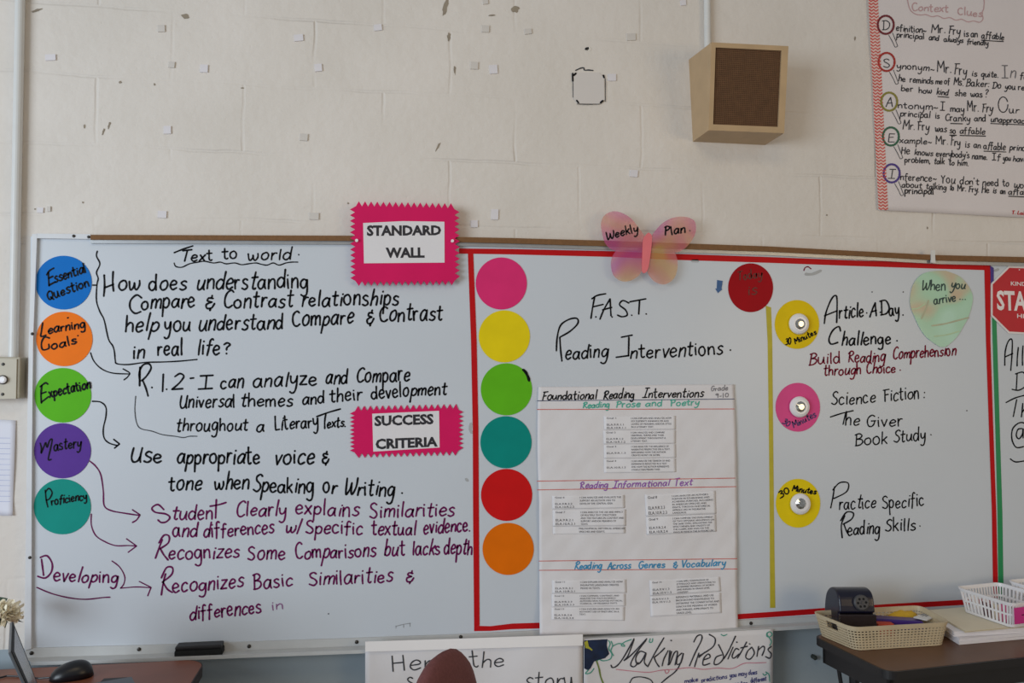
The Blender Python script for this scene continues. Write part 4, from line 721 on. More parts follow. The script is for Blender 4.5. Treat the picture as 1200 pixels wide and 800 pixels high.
# loudspeaker box: front face tilted down
SF = [(833.5, 50), (923.5, 54), (918.5, 158), (831, 155.5)]     # front face outline in the photo
sp = empty('loudspeaker', P(866, 160, .0)); tag(sp, 'light wood wall loudspeaker with brown mesh grille high on the wall', 'loudspeaker')
dT, dB = .185, .13
A_ = [P(833.8, 49.5, dT), P(924, 54, dT), P(919, 156, dB), P(830.5, 152.5, dB)]
xl = A_[0].x; xr = A_[1].x
zt0 = (A_[0].z + A_[1].z) / 2; zb0 = (A_[2].z + A_[3].z) / 2
xl2, xr2 = A_[3].x, A_[2].x
fr = [Vector((xl, -dT, A_[0].z)), Vector((xr, -dT, A_[1].z)), Vector((xr2, -dB, A_[2].z)), Vector((xl2, -dB, A_[3].z))]
bl_, br_ = P(809, 70, 0), P(813, 166, 0)
bk = [Vector((xl + .0, 0, bl_.z)), Vector((xr, 0, bl_.z)), Vector((xr2, 0, br_.z)), Vector((xl2, 0, br_.z))]
def lerp(a, b, t): return a + (b - a) * t
def inq(u, v, q): return lerp(lerp(q[0], q[1], u), lerp(q[3], q[2], u), v)
nrm = (fr[3] - fr[0]).cross(fr[1] - fr[0]).normalized()
if nrm.y > 0: nrm = -nrm
cab = MB(); iu0, iu1, iv0, iv1 = .055, .915, .055, .93
I0 = [inq(iu0, iv0, fr), inq(iu1, iv0, fr), inq(iu1, iv1, fr), inq(iu0, iv1, fr)]; I1 = [p - nrm * .012 for p in I0]
cab.add(fr + I0 + I1 + bk, [(0, 1, 5, 4), (1, 2, 6, 5), (2, 3, 7, 6), (3, 0, 4, 7), (4, 5, 9, 8), (5, 6, 10, 9), (6, 7, 11, 10), (7, 4, 8, 11), (0, 12, 13, 1), (1, 13, 14, 2), (2, 14, 15, 3), (3, 15, 12, 0), (12, 15, 14, 13), (8, 9, 10, 11)])
cab.build('cabinet', WOOD, sp)
GR = mat('brown_grille_cloth', (108, 76, 50), .75, .12, 60); GRD = mat('dark_brown_backing', (62, 40, 27), .8, .1)
g0 = [p + nrm * .0015 for p in I1]; MB().add(g0, [(0, 1, 2, 3)]).build('grille_backing', GRD, sp)
cone = MB(); cc = inq(.5, .52, g0); uu = (g0[1] - g0[0]).normalized(); vv = (g0[3] - g0[0]).normalized()
ring = [cc + (uu * math.cos(k * math.pi / 20) + vv * math.sin(k * math.pi / 20)) * .082 + nrm * .001 for k in range(40)]
ring2 = [cc + (uu * math.cos(k * math.pi / 20) + vv * math.sin(k * math.pi / 20)) * .072 + nrm * .001 for k in range(40)]
cone.add(ring + ring2, [(k, (k + 1) % 40, (k + 1) % 40 + 40, k + 40) for k in range(40)]); 
for (u, v) in [(.08, .08), (.92, .08), (.08, .92), (.92, .92)]:
    c0 = inq(u, v, g0); cone.add([c0 + (uu * math.cos(k * math.pi / 6) + vv * math.sin(k * math.pi / 6)) * .008 + nrm * .001 for k in range(12)], [tuple(range(12))])
cone.build('driver_rim', mat('black_driver', (24, 17, 13), .7), sp)
gm = MB(); g1 = [p + nrm * .006 for p in I1]
for k in range(46):
    u = (k + .5) / 46; a = inq(u - .005, 0, g1); b = inq(u + .005, 0, g1); c_ = inq(u + .005, 1, g1); d_ = inq(u - .005, 1, g1)
    gm.hexa([p - nrm * .0014 for p in (a, b, c_, d_)], [a, b, c_, d_])
for k in range(52):
    v = (k + .5) / 52; a = inq(0, v - .0045, g1); b = inq(1, v - .0045, g1); c_ = inq(1, v + .0045, g1); d_ = inq(0, v + .0045, g1)
    gm.hexa([p - nrm * .0004 for p in (a, b, c_, d_)], [p + nrm * .001 for p in (a, b, c_, d_)])
gm.build('grille_mesh', GR, sp)
# conduits
COND = mat('painted_conduit', (214, 214, 212), .4, .02)
def raceway(name, pts, wd_, off, label):
    A = [(x - wd_ / 2, y) for x, y in pts]; Bp = [(x + wd_ / 2, y) for x, y in pts]
    o = bevel(strip_geo(A, Bp, off, off - .0005).build(name, COND), .003, 2); return tag(o, label, 'conduit', 'painted surface conduits on the wall')
def pipe(label, a, b, r, wdir):
    mb = MB(); mb.tube(a, b, r, 16)
    return tag(mb.build('conduit', COND, smooth=False), label, 'conduit', 'painted surface conduits on the wall')
pt = P(25, -70, .016); pb = P(15.5, 423, .016); pipe('painted vertical conduit running down the left edge of the wall', (pt.x, -.016, pt.z), (pb.x, -.016, pb.z), .0125, 0)
pt = P(829, -70, .014); pb = P(829, 70, .014); pipe('short painted conduit dropping to the wooden loudspeaker', (P(829, 40, .014).x, -.014, pt.z), (P(829, 40, .014).x, -.014, pb.z), .0105, 0)
# call switch in a wall box
cs = empty('call_switch', P(10, 470, 0)); tag(cs, 'beige metal call switch box with white push button at left edge', 'wall switch')
BOXM = mat('beige_metal_box', (176, 168, 150), .5, .05); 
a0 = P(-26, 418, .05); a1 = P(20, 467, .05)
bevel(MB().hexa([(a0.x, 0, a1.z), (a1.x + .004, 0, a1.z), (a1.x + .004, -.046, a1.z), (a0.x, -.046, a1.z)], [(a0.x, 0, a0.z), (a1.x + .004, 0, a0.z), (a1.x + .004, -.046, a0.z), (a0.x, -.046, a0.z)]).build('box', BOXM, cs), .003)
plate('cover_plate', [(-28, 419.5), (19.6, 420.6), (18.6, 467), (-28, 468)], .050, .004, mat('beige_cover_plate', (190, 182, 164), .45, .04), cs)
MB().lathe(P(3.5, 444.8, .050), (0, -1, 0), [(.0125, 0), (.0125, .003), (.0105, .005)], 22).build('button_rim', SCREW, cs)
MB().lathe(P(3.5, 444.8, .0545), (0, -1, 0), [(.0098, 0), (.0098, .004), (.006, .006)], 22).build('push_button', KN, cs)
for x, y in [(3.6, 426.6), (3, 461.8)]:
    MB().lathe(P(x, y, .050), (0, -1, 0), [(.0045, 0), (.004, .0016), (.001, .002)], 12).build('screw', SCREW, cs)
# lined paper
def loff(x, y): return .004 + .0015 * math.sin(y * .05) + .006 * max(0, (y - 585) / 20) * max(0, (x - 0) / 18)
lp = sheet('lined_paper', [(-60, 488), (18.4, 492.5), (14.6, 604), (-60, 603)], loff, mat('bluish_paper', (226, 228, 240), .8, .01), None, 12, 16)
tag(lp, 'white sheet of ruled paper taped to the wall left of the board', 'paper')
mb = MB()
for k in range(13):
    y = 513 + k * 6.2; ribbon(mb, [(x, y + (x / 80)) for x in range(-58, 17, 5)], .5, lambda x, y: loff(x, y) + .0012)
mb.build('ruled_lines', mat('blue_rule', (176, 184, 216), .7), lp)
# cover plate over an old outlet
cp = tag(plate('cover_plate', [(677, 85), (702, 85), (708, 91), (708.6, 117), (704, 121.6), (677, 121), (672.4, 116), (672, 90)], .003, .003, mat('white_painted_plate', (214, 208, 204), .5, .01)), 'small white square blank cover plate with black chipped corners on wall', 'cover plate')
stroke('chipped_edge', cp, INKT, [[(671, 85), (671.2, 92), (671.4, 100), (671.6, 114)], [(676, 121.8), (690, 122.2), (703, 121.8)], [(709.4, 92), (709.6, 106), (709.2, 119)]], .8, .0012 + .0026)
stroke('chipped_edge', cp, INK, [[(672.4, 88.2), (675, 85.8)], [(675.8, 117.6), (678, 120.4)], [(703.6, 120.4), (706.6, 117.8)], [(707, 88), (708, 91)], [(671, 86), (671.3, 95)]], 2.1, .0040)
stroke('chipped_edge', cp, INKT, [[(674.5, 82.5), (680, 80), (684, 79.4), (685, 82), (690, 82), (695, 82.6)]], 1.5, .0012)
# foam squares left on the wall
SQ = mat('white_foam_tape', (222, 218, 222), .7, .03); SQP = mat('painted_over_foam', (208, 202, 196), .65, .03)
sq = [(59, 67, 12, 7, 0, 'white foam square nearest the conduit, high at the far left'), (189, 33, 8, 8, 1, 'painted foam square beside the brown chip, top left of wall'), (201, 75.5, 7, 7, 1, 'faint foam square left of the bright one near row of pits'),
      (239, 80, 9, 9, 0, 'bright foam square right of the row of wall pits, upper left'), (196, 152, 8.5, 9, 0, 'foam square in open wall above the Essential Question circle'), (350, 44, 10.5, 7.5, 0, 'wide foam square highest above the STANDARD WALL sign left side'),
      (443, 32, 9, 7, 0, 'foam square just left of the upper vertical block joint'), (373, 79, 8.5, 8.5, 0, 'foam square below the wide one, above the long block joint'), (356, 160.5, 9, 8, 1, 'painted foam square below the long block joint'),
      (556, 76.5, 8.5, 8.5, 1, 'left one of two neighbouring foam squares above the pink sign'), (578.5, 81, 9, 10, 0, 'right one of two neighbouring foam squares above the pink sign'), (569, 33.5, 8.5, 8, 1, 'painted foam square beside peeling paint at top centre'),
      (619, 36.5, 8, 6, 1, 'faint painted foam square right of the peeling paint'), (717.5, 90.5, 9, 8, 0, 'foam square touching the blank cover plate'), (740, 43, 10, 8, 1, 'painted foam square up and right of the blank cover plate'),
      (801, 3, 6, 6, 0, 'foam square at the top edge left of the loudspeaker conduit'), (190, 251, 10, 8, 0, 'foam square just above the board over Text to world'), (47, 246, 7, 6, 0, 'small torn foam square above the top left board corner'), (57, 244.5, 4, 6, 1, 'grey foam scrap beside the torn square above the board corner'),
      (24, 282, 8, 6.5, 1, 'yellowed foam square between conduit and board corner'), (368, 253, 11, 8, 1, 'painted foam square just left of the STANDARD WALL sign'), (556, 262, 8, 8, 0, 'lower one of the two foam squares right of STANDARD WALL sign'),
      (580, 251, 8, 12, 0, 'upright oblong foam piece right of STANDARD WALL sign'), (569, 2, 6, 5, 1, 'painted foam square cut by the top edge at centre'), (743, 203, 9, 8, 0, 'foam square on the wall above the butterfly')]
for (x, y, wd, hh, p, lab) in sq:
    a = R.uniform(-.12, .12); ca, sa = math.cos(a), math.sin(a)
    q = [(x + (u * ca - v * sa), y + (u * sa + v * ca)) for u, v in [(-wd / 2, -hh / 2), (wd / 2, -hh / 2), (wd / 2, hh / 2), (-wd / 2, hh / 2)]]
    o = plate('foam_square', q, .0042, .0042, SQP if p else SQ); tag(o, lab, 'foam square', 'foam adhesive squares left on the wall')
# ============================================================ DESK, LEFT
TZ = .745
DW = mat('reddish_brown_laminate', (134, 76, 52), .4, .12, 9); DE = mat('dark_desk_edge', (46, 32, 28), .5)
dk = empty('desk', (-1.1, -.4, 0)); tag(dk, 'reddish brown desk at the lower left under the marker tray', 'desk')
r1 = Q(217, 805, TZ); xr_ = r1.x + .01; xl_ = -2.1; yb_, yf_ = -.105, -.78
def rrect(x0, y0, x1, y1, r, n=8):
    out = []
    for cx, cy, a in [(x1 - r, y1 - r, 0), (x0 + r, y1 - r, 90), (x0 + r, y0 + r, 180), (x1 - r, y0 + r, 270)]:
        for k in range(n + 1):
            t = math.radians(a + 90 * k / n); out.append((cx + r * math.cos(t), cy + r * math.sin(t)))
    return out
pl = rrect(xl_, yf_, xr_, yb_, .06)
MB().prism([(x, y, TZ - .028) for x, y in pl], (0, 0, .0275)).build('desk_core', DE, dk)
MB().prism([(x, y, TZ - .0006) for x, y in rrect(xl_ + .003, yf_ + .003, xr_ - .003, yb_ - .003, .058)], (0, 0, .0006)).build('desktop', DW, dk)
for x, y in [(xl_ + .06, yf_ + .06), (xr_ - .07, yf_ + .06), (xl_ + .06, yb_ - .06), (xr_ - .07, yb_ - .06)]:
    MB().tube((x, y, 0), (x, y, TZ - .028), .02, 14).build('leg', DE, dk)
MB().box(((xl_ + xr_) / 2, yb_ - .06, TZ - .22), (xr_ - xl_ - .2, .015, .32)).build('modesty_panel', DW, dk)
# mouse
mo = empty('computer_mouse', Q(84, 796, TZ)); tag(mo, 'black computer mouse on the brown desk with its cable', 'computer mouse')
c0 = Q(84, 794, TZ); a0 = Q(58, 796.5, TZ); b0 = Q(111, 789, TZ); ax = (b0 - a0); LN = ax.length; ax.normalize(); ay = Vector((-ax.y, ax.x, 0))
V = []; Fc = []; nu, nv = 20, 10
for i in range(nu + 1):
    u = -1 + 2 * i / nu; wdt = .032 * (max(0, 1 - abs(u) ** 2.6)) ** .5; hh = .040 * (max(0, 1 - abs(u) ** 2.4)) ** .5 * (1 + .2 * u)
    for j in range(nv + 1):
        t = math.pi * j / nv; V.append(c0 + ax * (u * LN / 2) + ay * (wdt * math.cos(t)) + Vector((0, 0, .0015 + hh * math.sin(t) ** .8)))
for i in range(nu):
    for j in range(nv):
        a = i * (nv + 1) + j; Fc.append((a, a + 1, a + nv + 2, a + nv + 1))
    a = i * (nv + 1); Fc.append((a, a + nv + 1, a + 2 * nv + 1, a + nv))
MBK = mat('black_mouse_plastic', (18, 20, 26), .35, .08, 20)
new('shell', V, Fc, MBK, mo, smooth=True)
wq = c0 - ax * LN * .22; MB().tube(wq - ay * .004 + Vector((0, 0, .024)), wq + ay * .004 + Vector((0, 0, .024)), .008, 14).build('scroll_wheel', SCREW, mo)
def tube_path(mb, pts, r, n=8):
    for a, b in zip(pts, pts[1:]): mb.tube(a, b, r, n)
    return mb
cab_ = [a0 + Vector((0, 0, .006)), Q(45, 796.5, TZ) + Vector((0, 0, .004)), Q(30, 794, TZ) + Vector((0, 0, .003)), Q(8, 793, TZ) + Vector((0, 0, .003)), Q(-30, 803, TZ) + Vector((0, 0, .003))]
tube_path(MB(), cab_, .0022).build('cable', MBK, mo)
# mouse pad
p0 = Q(118, 800.5, TZ); p1 = Q(150, 795, TZ); 
px = [(p0.x, p1.y), (p1.x, p1.y), (p1.x + .012, p1.y - .22), (p0.x - .01, p1.y - .22)]
tag(bevel(MB().prism([(x, y, TZ + .0004) for x, y in px], (0, 0, .004)).build('mouse_pad', mat('dark_grey_rubber', (74, 74, 78), .85, .08, 60)), .001), 'dark grey pad on the brown desk cut by the bottom edge', 'mouse pad')
# laptop, seen edge on
lt = empty('laptop', Q(40, 815, TZ)); tag(lt, 'open laptop with grey screen seen nearly edge on at lower left', 'laptop')
def onray(px, py, ref):                        # point of the pixel's ray as deep as ref
    d = ray(px, py).normalized(); return CAM + d * ((ref - CAM).dot(_F) / d.dot(_F))
HA = Q(47, 810, TZ + .017); HB = Q(59, 866, TZ + .017)
TA = onray(14.5, 728, HA); TB = onray(13, 763, HB); TB = TA + (TB - TA)
lid_n = (HA - TA).cross(TB - TA).normalized()
if lid_n.x < 0: lid_n = -lid_n
def slab(q, n, th): return MB().hexa([p - n * th for p in q], list(q))
LQ = [TA, TB, HB, HA]
bevel(slab(LQ, lid_n, .006).build('lid', mat('grey_laptop_shell', (92, 98, 106), .4, .04, metal=.3), lt), .0015)
slab([p + lid_n * .0012 for p in LQ], lid_n, .001).build('bezel', mat('black_bezel', (8, 8, 10), .6, spec=.15), lt)
sq_ = [inq(a_, b_, [TA, TB, HB, HA]) for a_, b_ in ((.13, .05), (.88, .05), (.88, .92), (.13, .92))]
slab([p + lid_n * .0022 for p in sq_], lid_n, .0008).build('screen', mat('unlit_grey_screen', (112, 112, 118), .2, .03), lt)
hx = (HB - HA).normalized(); fw = Vector((lid_n.x, lid_n.y, 0)).normalized()
k0 = Vector((HA.x, HA.y, TZ + .0008)); k1 = Vector((HB.x, HB.y, TZ + .0008))
MB().hexa([k0, k1, k1 + fw * .20, k0 + fw * .20], [p + Vector((0, 0, .014)) for p in (k0, k1, k1 + fw * .20, k0 + fw * .20)]).build('keyboard_base', mat('grey_laptop_shell', (92, 98, 106)), lt)
# white flower in a dark vase behind the laptop
fv = empty('flower_vase', Q(-4, 790, TZ)); 
cf_ = onray(4, 720, Vector((-1.05, -.145, .9))); 
vb = Vector((cf_.x - .055, cf_.y + .0, TZ)); fv.location = vb
tag(fv, 'white ruffled flower in a dark vase at the far left edge', 'flower in vase')
V = []; Fc = []
for k in range(260):
    th = R.uniform(0, 2 * math.pi); ph = math.acos(R.uniform(-.55, 1)); d = Vector((math.sin(ph) * math.cos(th), math.sin(ph) * math.sin(th), math.cos(ph) * .72))
    base = cf_ + d * R.uniform(.010, .022); tip = cf_ + d * R.uniform(.034, .048) + Vector((R.uniform(-.006, .006),) * 3); s = d.cross(Vector((R.uniform(-1, 1), R.uniform(-1, 1), R.uniform(-1, 1)))).normalized() * R.uniform(.004, .0075)
    mid = (base + tip) / 2 + d.cross(s).normalized() * .004; n = len(V)
    V += [base - s * .4, base + s * .4, mid - s, mid + s, tip - s * .8, tip + Vector((0, 0, .003)), tip + s * .8]; Fc += [(n, n + 1, n + 3, n + 2), (n + 2, n + 3, n + 6, n + 5, n + 4)]
new('petals', V, Fc, mat('cream_petals', (244, 236, 214), .7, .04), fv)
lf = MB()
for th in (.2, 1.5, 2.6, 4.0, 5.2):
    d = Vector((math.cos(th), math.sin(th), 0)); a = cf_ - Vector((0, 0, .012)); 
    lf.add([a, a + d * .022 + Vector((-d.y, d.x, 0)) * .008, a + d * .046 + Vector((0, 0, -.012)), a + d * .022 - Vector((-d.y, d.x, 0)) * .008], [(0, 1, 2, 3)])
a = onray(3, 702, cf_ + Vector((0, .03, 0))); lf.add([a + Vector((-.03, 0, -.006)), a + Vector((.008, 0, -.006)), a + Vector((.013, 0, .002)), a + Vector((-.02, 0, .010))], [(0, 1, 2, 3)])
lf.build('leaves', mat('dark_green_leaf', (40, 62, 42), .6, .15), fv)
MB().tube((vb.x, vb.y, TZ + .07), cf_ - Vector((0, 0, .01)), .0035, 8).build('stem', mat('green_stem', (60, 88, 46), .6), fv)
MB().lathe((vb.x, vb.y, TZ), (0, 0, 1), [(.022, 0), (.028, .02), (.026, .06), (.015, .09), (.017, .10)], 24).build('vase', mat('dark_glazed_vase', (30, 32, 34), .3), fv)

# ============================================================ TABLE, RIGHT
BL = Q(951, 744, TZ); FLc = Q(1041, 788, TZ); ey = (BL - FLc).normalized(); ex = Vector((ey.y, -ey.x, 0))
depth = (BL - FLc).length; Lt = .95
tb = empty('folding_table', (FLc.x + ex.x * .6, FLc.y + ex.y * .6, 0)); tag(tb, 'brown laminate table with black edge and apron at lower right', 'table')
def tp(u, v, z): p = FLc + ex * u + ey * v; return Vector((p.x, p.y, z))
pl = rrect(0, 0, Lt, depth, .035)
TW = mat('dark_brown_laminate', (100, 66, 44), .42, .14, 7); TE = mat('black_table_edge', (26, 25, 27), .45, .05)
MB().prism([tp(u, v, TZ - .022) for u, v in pl], (0, 0, .0215)).build('edge_band', TE, tb)
MB().prism([tp(u, v, TZ - .0006) for u, v in rrect(.006, .006, Lt - .006, depth - .006, .03)], (0, 0, .0006)).build('tabletop', TW, tb)
ap = MB(); i_ = .022
for (u0, v0, u1, v1) in [(i_, i_, Lt - i_, i_ + .012), (i_, depth - i_ - .012, Lt - i_, depth - i_), (i_, i_, i_ + .012, depth - i_), (Lt - i_ - .012, i_, Lt - i_, depth - i_)]:
    q = [(u0, v0), (u1, v0), (u1, v1), (u0, v1)]; ap.hexa([tp(u, v, TZ - .075) for u, v in q], [tp(u, v, TZ - .022) for u, v in q])
ap.build('apron', TE, tb)
for u in (.10, Lt - .10):
    for v in (.10, depth - .06):
        MB().tube(tp(u, v, 0), tp(u, v, TZ - .022), .0145, 14).build('leg', TE, tb)
    MB().tube(tp(u, .10, .12), tp(u, depth - .06, .12), .01, 10).build('stretcher', TE, tb)
MB().tube(tp(.10, depth - .06, .35), tp(.055, depth - .035, TZ - .03), .006, 8).build('brace', TE, tb)
# ---- baskets
def ringpath(cs, r, ne, na):
    out = []; n = len(cs)
    for i in range(n):
        p, c_, q = cs[i - 1], cs[i], cs[(i + 1) % n]; d1_ = (p - c_).normalized(); d2_ = (q - c_).normalized()
        a, b = c_ + d1_ * r, c_ + d2_ * r
        for k in range(na + 1):
            t = k / na; out.append((a * (1 - t) + c_ * t) * (1 - t) + (c_ * (1 - t) + b * t) * t)
        nx = q + (c_ - q).normalized() * r
        for k in range(1, ne): out.append(b + (nx - b) * k / ne)
    return out
def basket(top, bot, r, ne, na, bands, bars, th, holes=None):
    """Open basket between a top and a bottom ring: solid bands (v0,v1) and upright bars (v0,v1,share) at every step."""
    T = ringpath(top, r, ne, na); Bt = ringpath(bot, r * .8, ne, na); n = len(T); cen = sum(T, Vector()) / n; mb = MB()
    def pt(i, v, o):
        i0 = int(math.floor(i)) % n; f = i - math.floor(i); i1 = (i0 + 1) % n
        b = lerp(Bt[i0], Bt[i1], f); t = lerp(T[i0], T[i1], f); p = lerp(b, t, v); d = (T[i1] - T[i0]).normalized(); nn = Vector((d.y, -d.x, 0))
        if nn.dot(p - cen) < 0: nn = -nn
        return p + nn * o
    for v0, v1, o in bands:
        V = []; 
        for i in range(n): V += [pt(i, v0, -th), pt(i, v0, th * o), pt(i, v1, th * o), pt(i, v1, -th)]
        mb.add(V, [(4 * i + k, 4 * i + (k + 1) % 4, 4 * ((i + 1) % n) + (k + 1) % 4, 4 * ((i + 1) % n) + k) for i in range(n) for k in range(4) if not (holes and holes(i, v0, v1))])
    for v0, v1, s in bars:
        for i in range(n):
            a, b = i + .5 - s / 2, i + .5 + s / 2
            if holes and holes(i, v0, v1): continue
            mb.hexa([pt(a, v0, -th * .8), pt(b, v0, -th * .8), pt(b, v0, th * .6), pt(a, v0, th * .6)], [pt(a, v1, -th * .8), pt(b, v1, -th * .8), pt(b, v1, th * .6), pt(a, v1, th * .6)])
    mb.add([Vector(p) for p in Bt] + [Vector(p) + Vector((0, 0, .003)) for p in Bt], [tuple(range(n))[::-1], tuple(range(n, 2 * n))] + [(i, (i + 1) % n, (i + 1) % n + n, i + n) for i in range(n)])
    return mb, T, Bt
HB_ = .068; zr = TZ + HB_
tc = [Q(951, 716, zr), Q(999, 735, zr), Q(1114, 728.5, zr), Q(1078, 709, zr)]
cen = sum(tc, Vector()) / 4
bc = [Vector((cen.x + (p.x - cen.x) * .90, cen.y + (p.y - cen.y) * .90, TZ + .0012)) for p in tc]
NB, NA = 22, 5
rows = 7; bands = [(0, .07, 1)]
for k in range(rows):
    v0 = .07 + .79 * (k + .48) / rows; v1 = .07 + .79 * (k + 1) / rows; bands.append((v0, v1, 1))
bands.append((.86, 1.0, 1.6))
def len_side(i): return (NA + NB) * 0 <= i - NA and 6 <= i - NA - 0 <= 14
def hole(i, v0, v1):                            # the hand hole in the short left side
    return len_side(i) and v0 > .55 and v1 < .9
TAN = mat('tan_woven_plastic', (196, 180, 150), .5, .05, 40)
mb, T, Bt = basket(tc, bc, .030, NB, NA, bands, [(.0, .57, .34), (.57, .88, .34)], .0016, hole)
bk1 = tag(mb.build('woven_basket', TAN), 'low tan woven plastic basket holding a pencil sharpener on table', 'basket')
# sharpener
zf = TZ + .0046
fwd = Vector((-.16, -.98, 0)).normalized(); sd = Vector((-fwd.y, fwd.x, 0))     # the way its dial faces, and its own left-right
sc0 = Q(996, 731, TZ + .03); sc0.z = zf
shp = empty('pencil_sharpener', sc0); tag(shp, 'dark navy electric pencil sharpener standing in the tan basket', 'pencil sharpener')
NAVY = mat('navy_plastic', (16, 17, 38), .28, .06); SMK = mat('smoky_clear_plastic', (40, 32, 34), .15, .1)
prof = [(-.064, 0), (-.066, .036), (-.062, .072), (-.050, .104), (-.030, .124), (-.006, .134), (.018, .135), (.036, .130), (.048, .117), (.055, .094), (.058, .074), (.046, .072), (.046, 0)]
hw = .052
sm = [prof[0]] + catmull(prof[1:10], 4) + prof[10:]
A = [sc0 + fwd * d - sd * hw + Vector((0, 0, h)) for d, h in sm]
bevel(MB().prism(A, sd * (2 * hw)).build('housing', NAVY, shp), .017, 6)
dr = [(.047, .002), (.047, .071), (.064, .071), (.066, .004)]
bevel(MB().prism([sc0 + fwd * d - sd * (hw + .001) + Vector((0, 0, h)) for d, h in dr], sd * (2 * hw + .002)).build('shavings_drawer', SMK, shp), .003, 2)
DG = mat('grey_dial', (66, 66, 70), .5, .06)
dc = sc0 + fwd * .053 + sd * .012 + Vector((0, 0, .103)); dax = (fwd + Vector((0, 0, .22))).normalized()
dial = MB().lathe(dc, dax, [(.0215, -.006), (.0225, 0), (.0225, .006), (.019, .009)], 32).build('size_dial', DG, shp)
u_ = dax.orthogonal().normalized(); v_ = dax.cross(u_)
for k in range(6):
    t = math.pi / 3 * k + .3; c_ = dc + dax * .0092 + (u_ * math.cos(t) + v_ * math.sin(t)) * .0118
    MB().lathe(c_, dax, [(.0036, 0), (.0034, .0004)], 12).build('pencil_hole', mat('black_hole', (10, 10, 11), .9), dial)
MB().lathe(dc + dax * .0092, dax, [(.004, 0), (.003, .002)], 14).build('dial_hub', DG, dial)
# things in the basket
bx_, by_ = (tc[2] - tc[1]).normalized(), (tc[0] - tc[1]).normalized()
def lay(name, px, py, z, size, rz, m, label, cat, bev=.004):
    p = Q(px, py, z + size[2]); ang = math.atan2(bx_.y, bx_.x) + rz
    return tag(bevel(MB().box((p.x, p.y, z + size[2] / 2), size, ang).build(name, m, org=(p.x, p.y, z)), bev, 3), label, cat)
case = lay('pencil_case', 1052, 724, zf + .012, (.135, .045, .030), -.42, mat('purple_plastic', (62, 32, 122), .3, .05), 'purple plastic case lying in the tan basket beside the sharpener', 'pencil case', .006)
lay('eraser_block', 1036, 729, zf, (.05, .03, .036), -.2, mat('red_orange_rubber', (196, 66, 36), .6), 'red orange block in the tan basket under the purple case', 'eraser', .004)
yb = MB(); cy_ = Q(1060, 717, zf + .05); n = 10
V = []; Fc = []
for i in range(11):
    for j in range(20):
        ph = math.pi * i / 10; t = 2 * math.pi * j / 20; k = 1 + .08 * math.sin(3 * t + i) 
        V.append(Vector((cy_.x + .055 * k * math.sin(ph) * math.cos(t), cy_.y + .032 * k * math.sin(ph) * math.sin(t) + .02, zf + .027 + .026 * math.cos(ph) * k)))
for i in range(10):
    for j in range(20): a = i * 20 + j; b = i * 20 + (j + 1) % 20; Fc.append((a, b, b + 20, a + 20))
tag(new('yellow_bag', V, Fc, mat('yellow_plastic_bag', (214, 172, 36), .35, .1, 30), smooth=True), 'crumpled yellow plastic bag at the back of the tan basket', 'bag')
pk = lay('label_packet', 1084, 722, zf + .045, (.062, .040, .004), .5, mat('white_packet', (224, 222, 220), .5), 'white label packet on top of the yellow things in tan basket', 'packet', .0012)
pc = Q(1084, 720, zf + .0496)
stl = MB()
for k, (a, b) in enumerate([(-.014, .010), (-.018, .014), (-.012, .012)]):
    o = bx_ * 0 + Vector((0, 0, 0)); yy = (k - 1) * .008; ang = math.atan2(bx_.y, bx_.x) + .5; dx_ = Vector((math.cos(ang), math.sin(ang), 0)); dy_ = Vector((-dx_.y, dx_.x, 0)); c_ = Vector((pc.x, pc.y, zf + .0494)) + dy_ * yy
    stl.add([c_ + dx_ * a - dy_ * .002, c_ + dx_ * b - dy_ * .002, c_ + dx_ * b + dy_ * .002, c_ + dx_ * a + dy_ * .002], [(0, 1, 2, 3)])
stl.build('printed_marks', mat('grey_print', (92, 92, 98), .6), pk)
lay('yellow_sharpener', 1099, 727, zf, (.035, .022, .040), .3, mat('yellow_gold_plastic', (206, 164, 52), .4, .1), 'small yellow block at the right end of the tan basket', 'block', .004)
# paper stacks and folder
def stackbox(pts, z0, h, name, m, label, cat, group):
    q = [Vector((p.x, p.y, z0)) for p in pts]; mb = MB(); n = 6
    for k in range(n):
        j = [p + Vector((R.uniform(-.0025, .0025), R.uniform(-.0025, .0025), 0)) for p in q]
        mb.hexa([p + Vector((0, 0, h * k / n)) for p in j], [p + Vector((0, 0, h * (k + .92) / n)) for p in j])
    return tag(mb.build(name, m), label, cat, group)
def para(a, b, c_): return [a, b, b + (c_ - a), c_]          # three corners of a sheet: front left, front right, back left
zA = TZ + .0008
f1 = para(Q(1124, 755, zA), Q(1224, 747, zA), Q(1092, 735, zA))
SP = mat('stacked_white_paper', (228, 226, 232), .7, .02, 90)
stackbox(f1, zA, .017, 'paper_stack', SP, 'lower stack of white paper on the table right of tan basket', 'paper stack', 'stacks of white paper on the table')
zB = zA + .0176; f2 = para(Q(1118, 746, zB), Q(1226, 740, zB), Q(1090, 727, zB))
stackbox(f2, zB, .015, 'paper_stack', SP, 'upper stack of white paper just below the cream folder', 'paper stack', 'stacks of white paper on the table')
zC = zB + .0156; f3 = para(Q(1131, 741, zC), Q(1226, 732.5, zC), Q(1088, 716, zC))
fo = MB(); q = f3
fo.hexa([p for p in q], [p + Vector((0, 0, .0012)) for p in q]); q2 = [p + Vector((.003, .002, .0022)) for p in q]; fo.hexa(q2, [p + Vector((0, 0, .0012)) for p in q2])
tag(fo.build('file_folder', mat('cream_card', (224, 214, 190), .6, .02)), 'cream file folder on top of the paper stacks', 'folder')
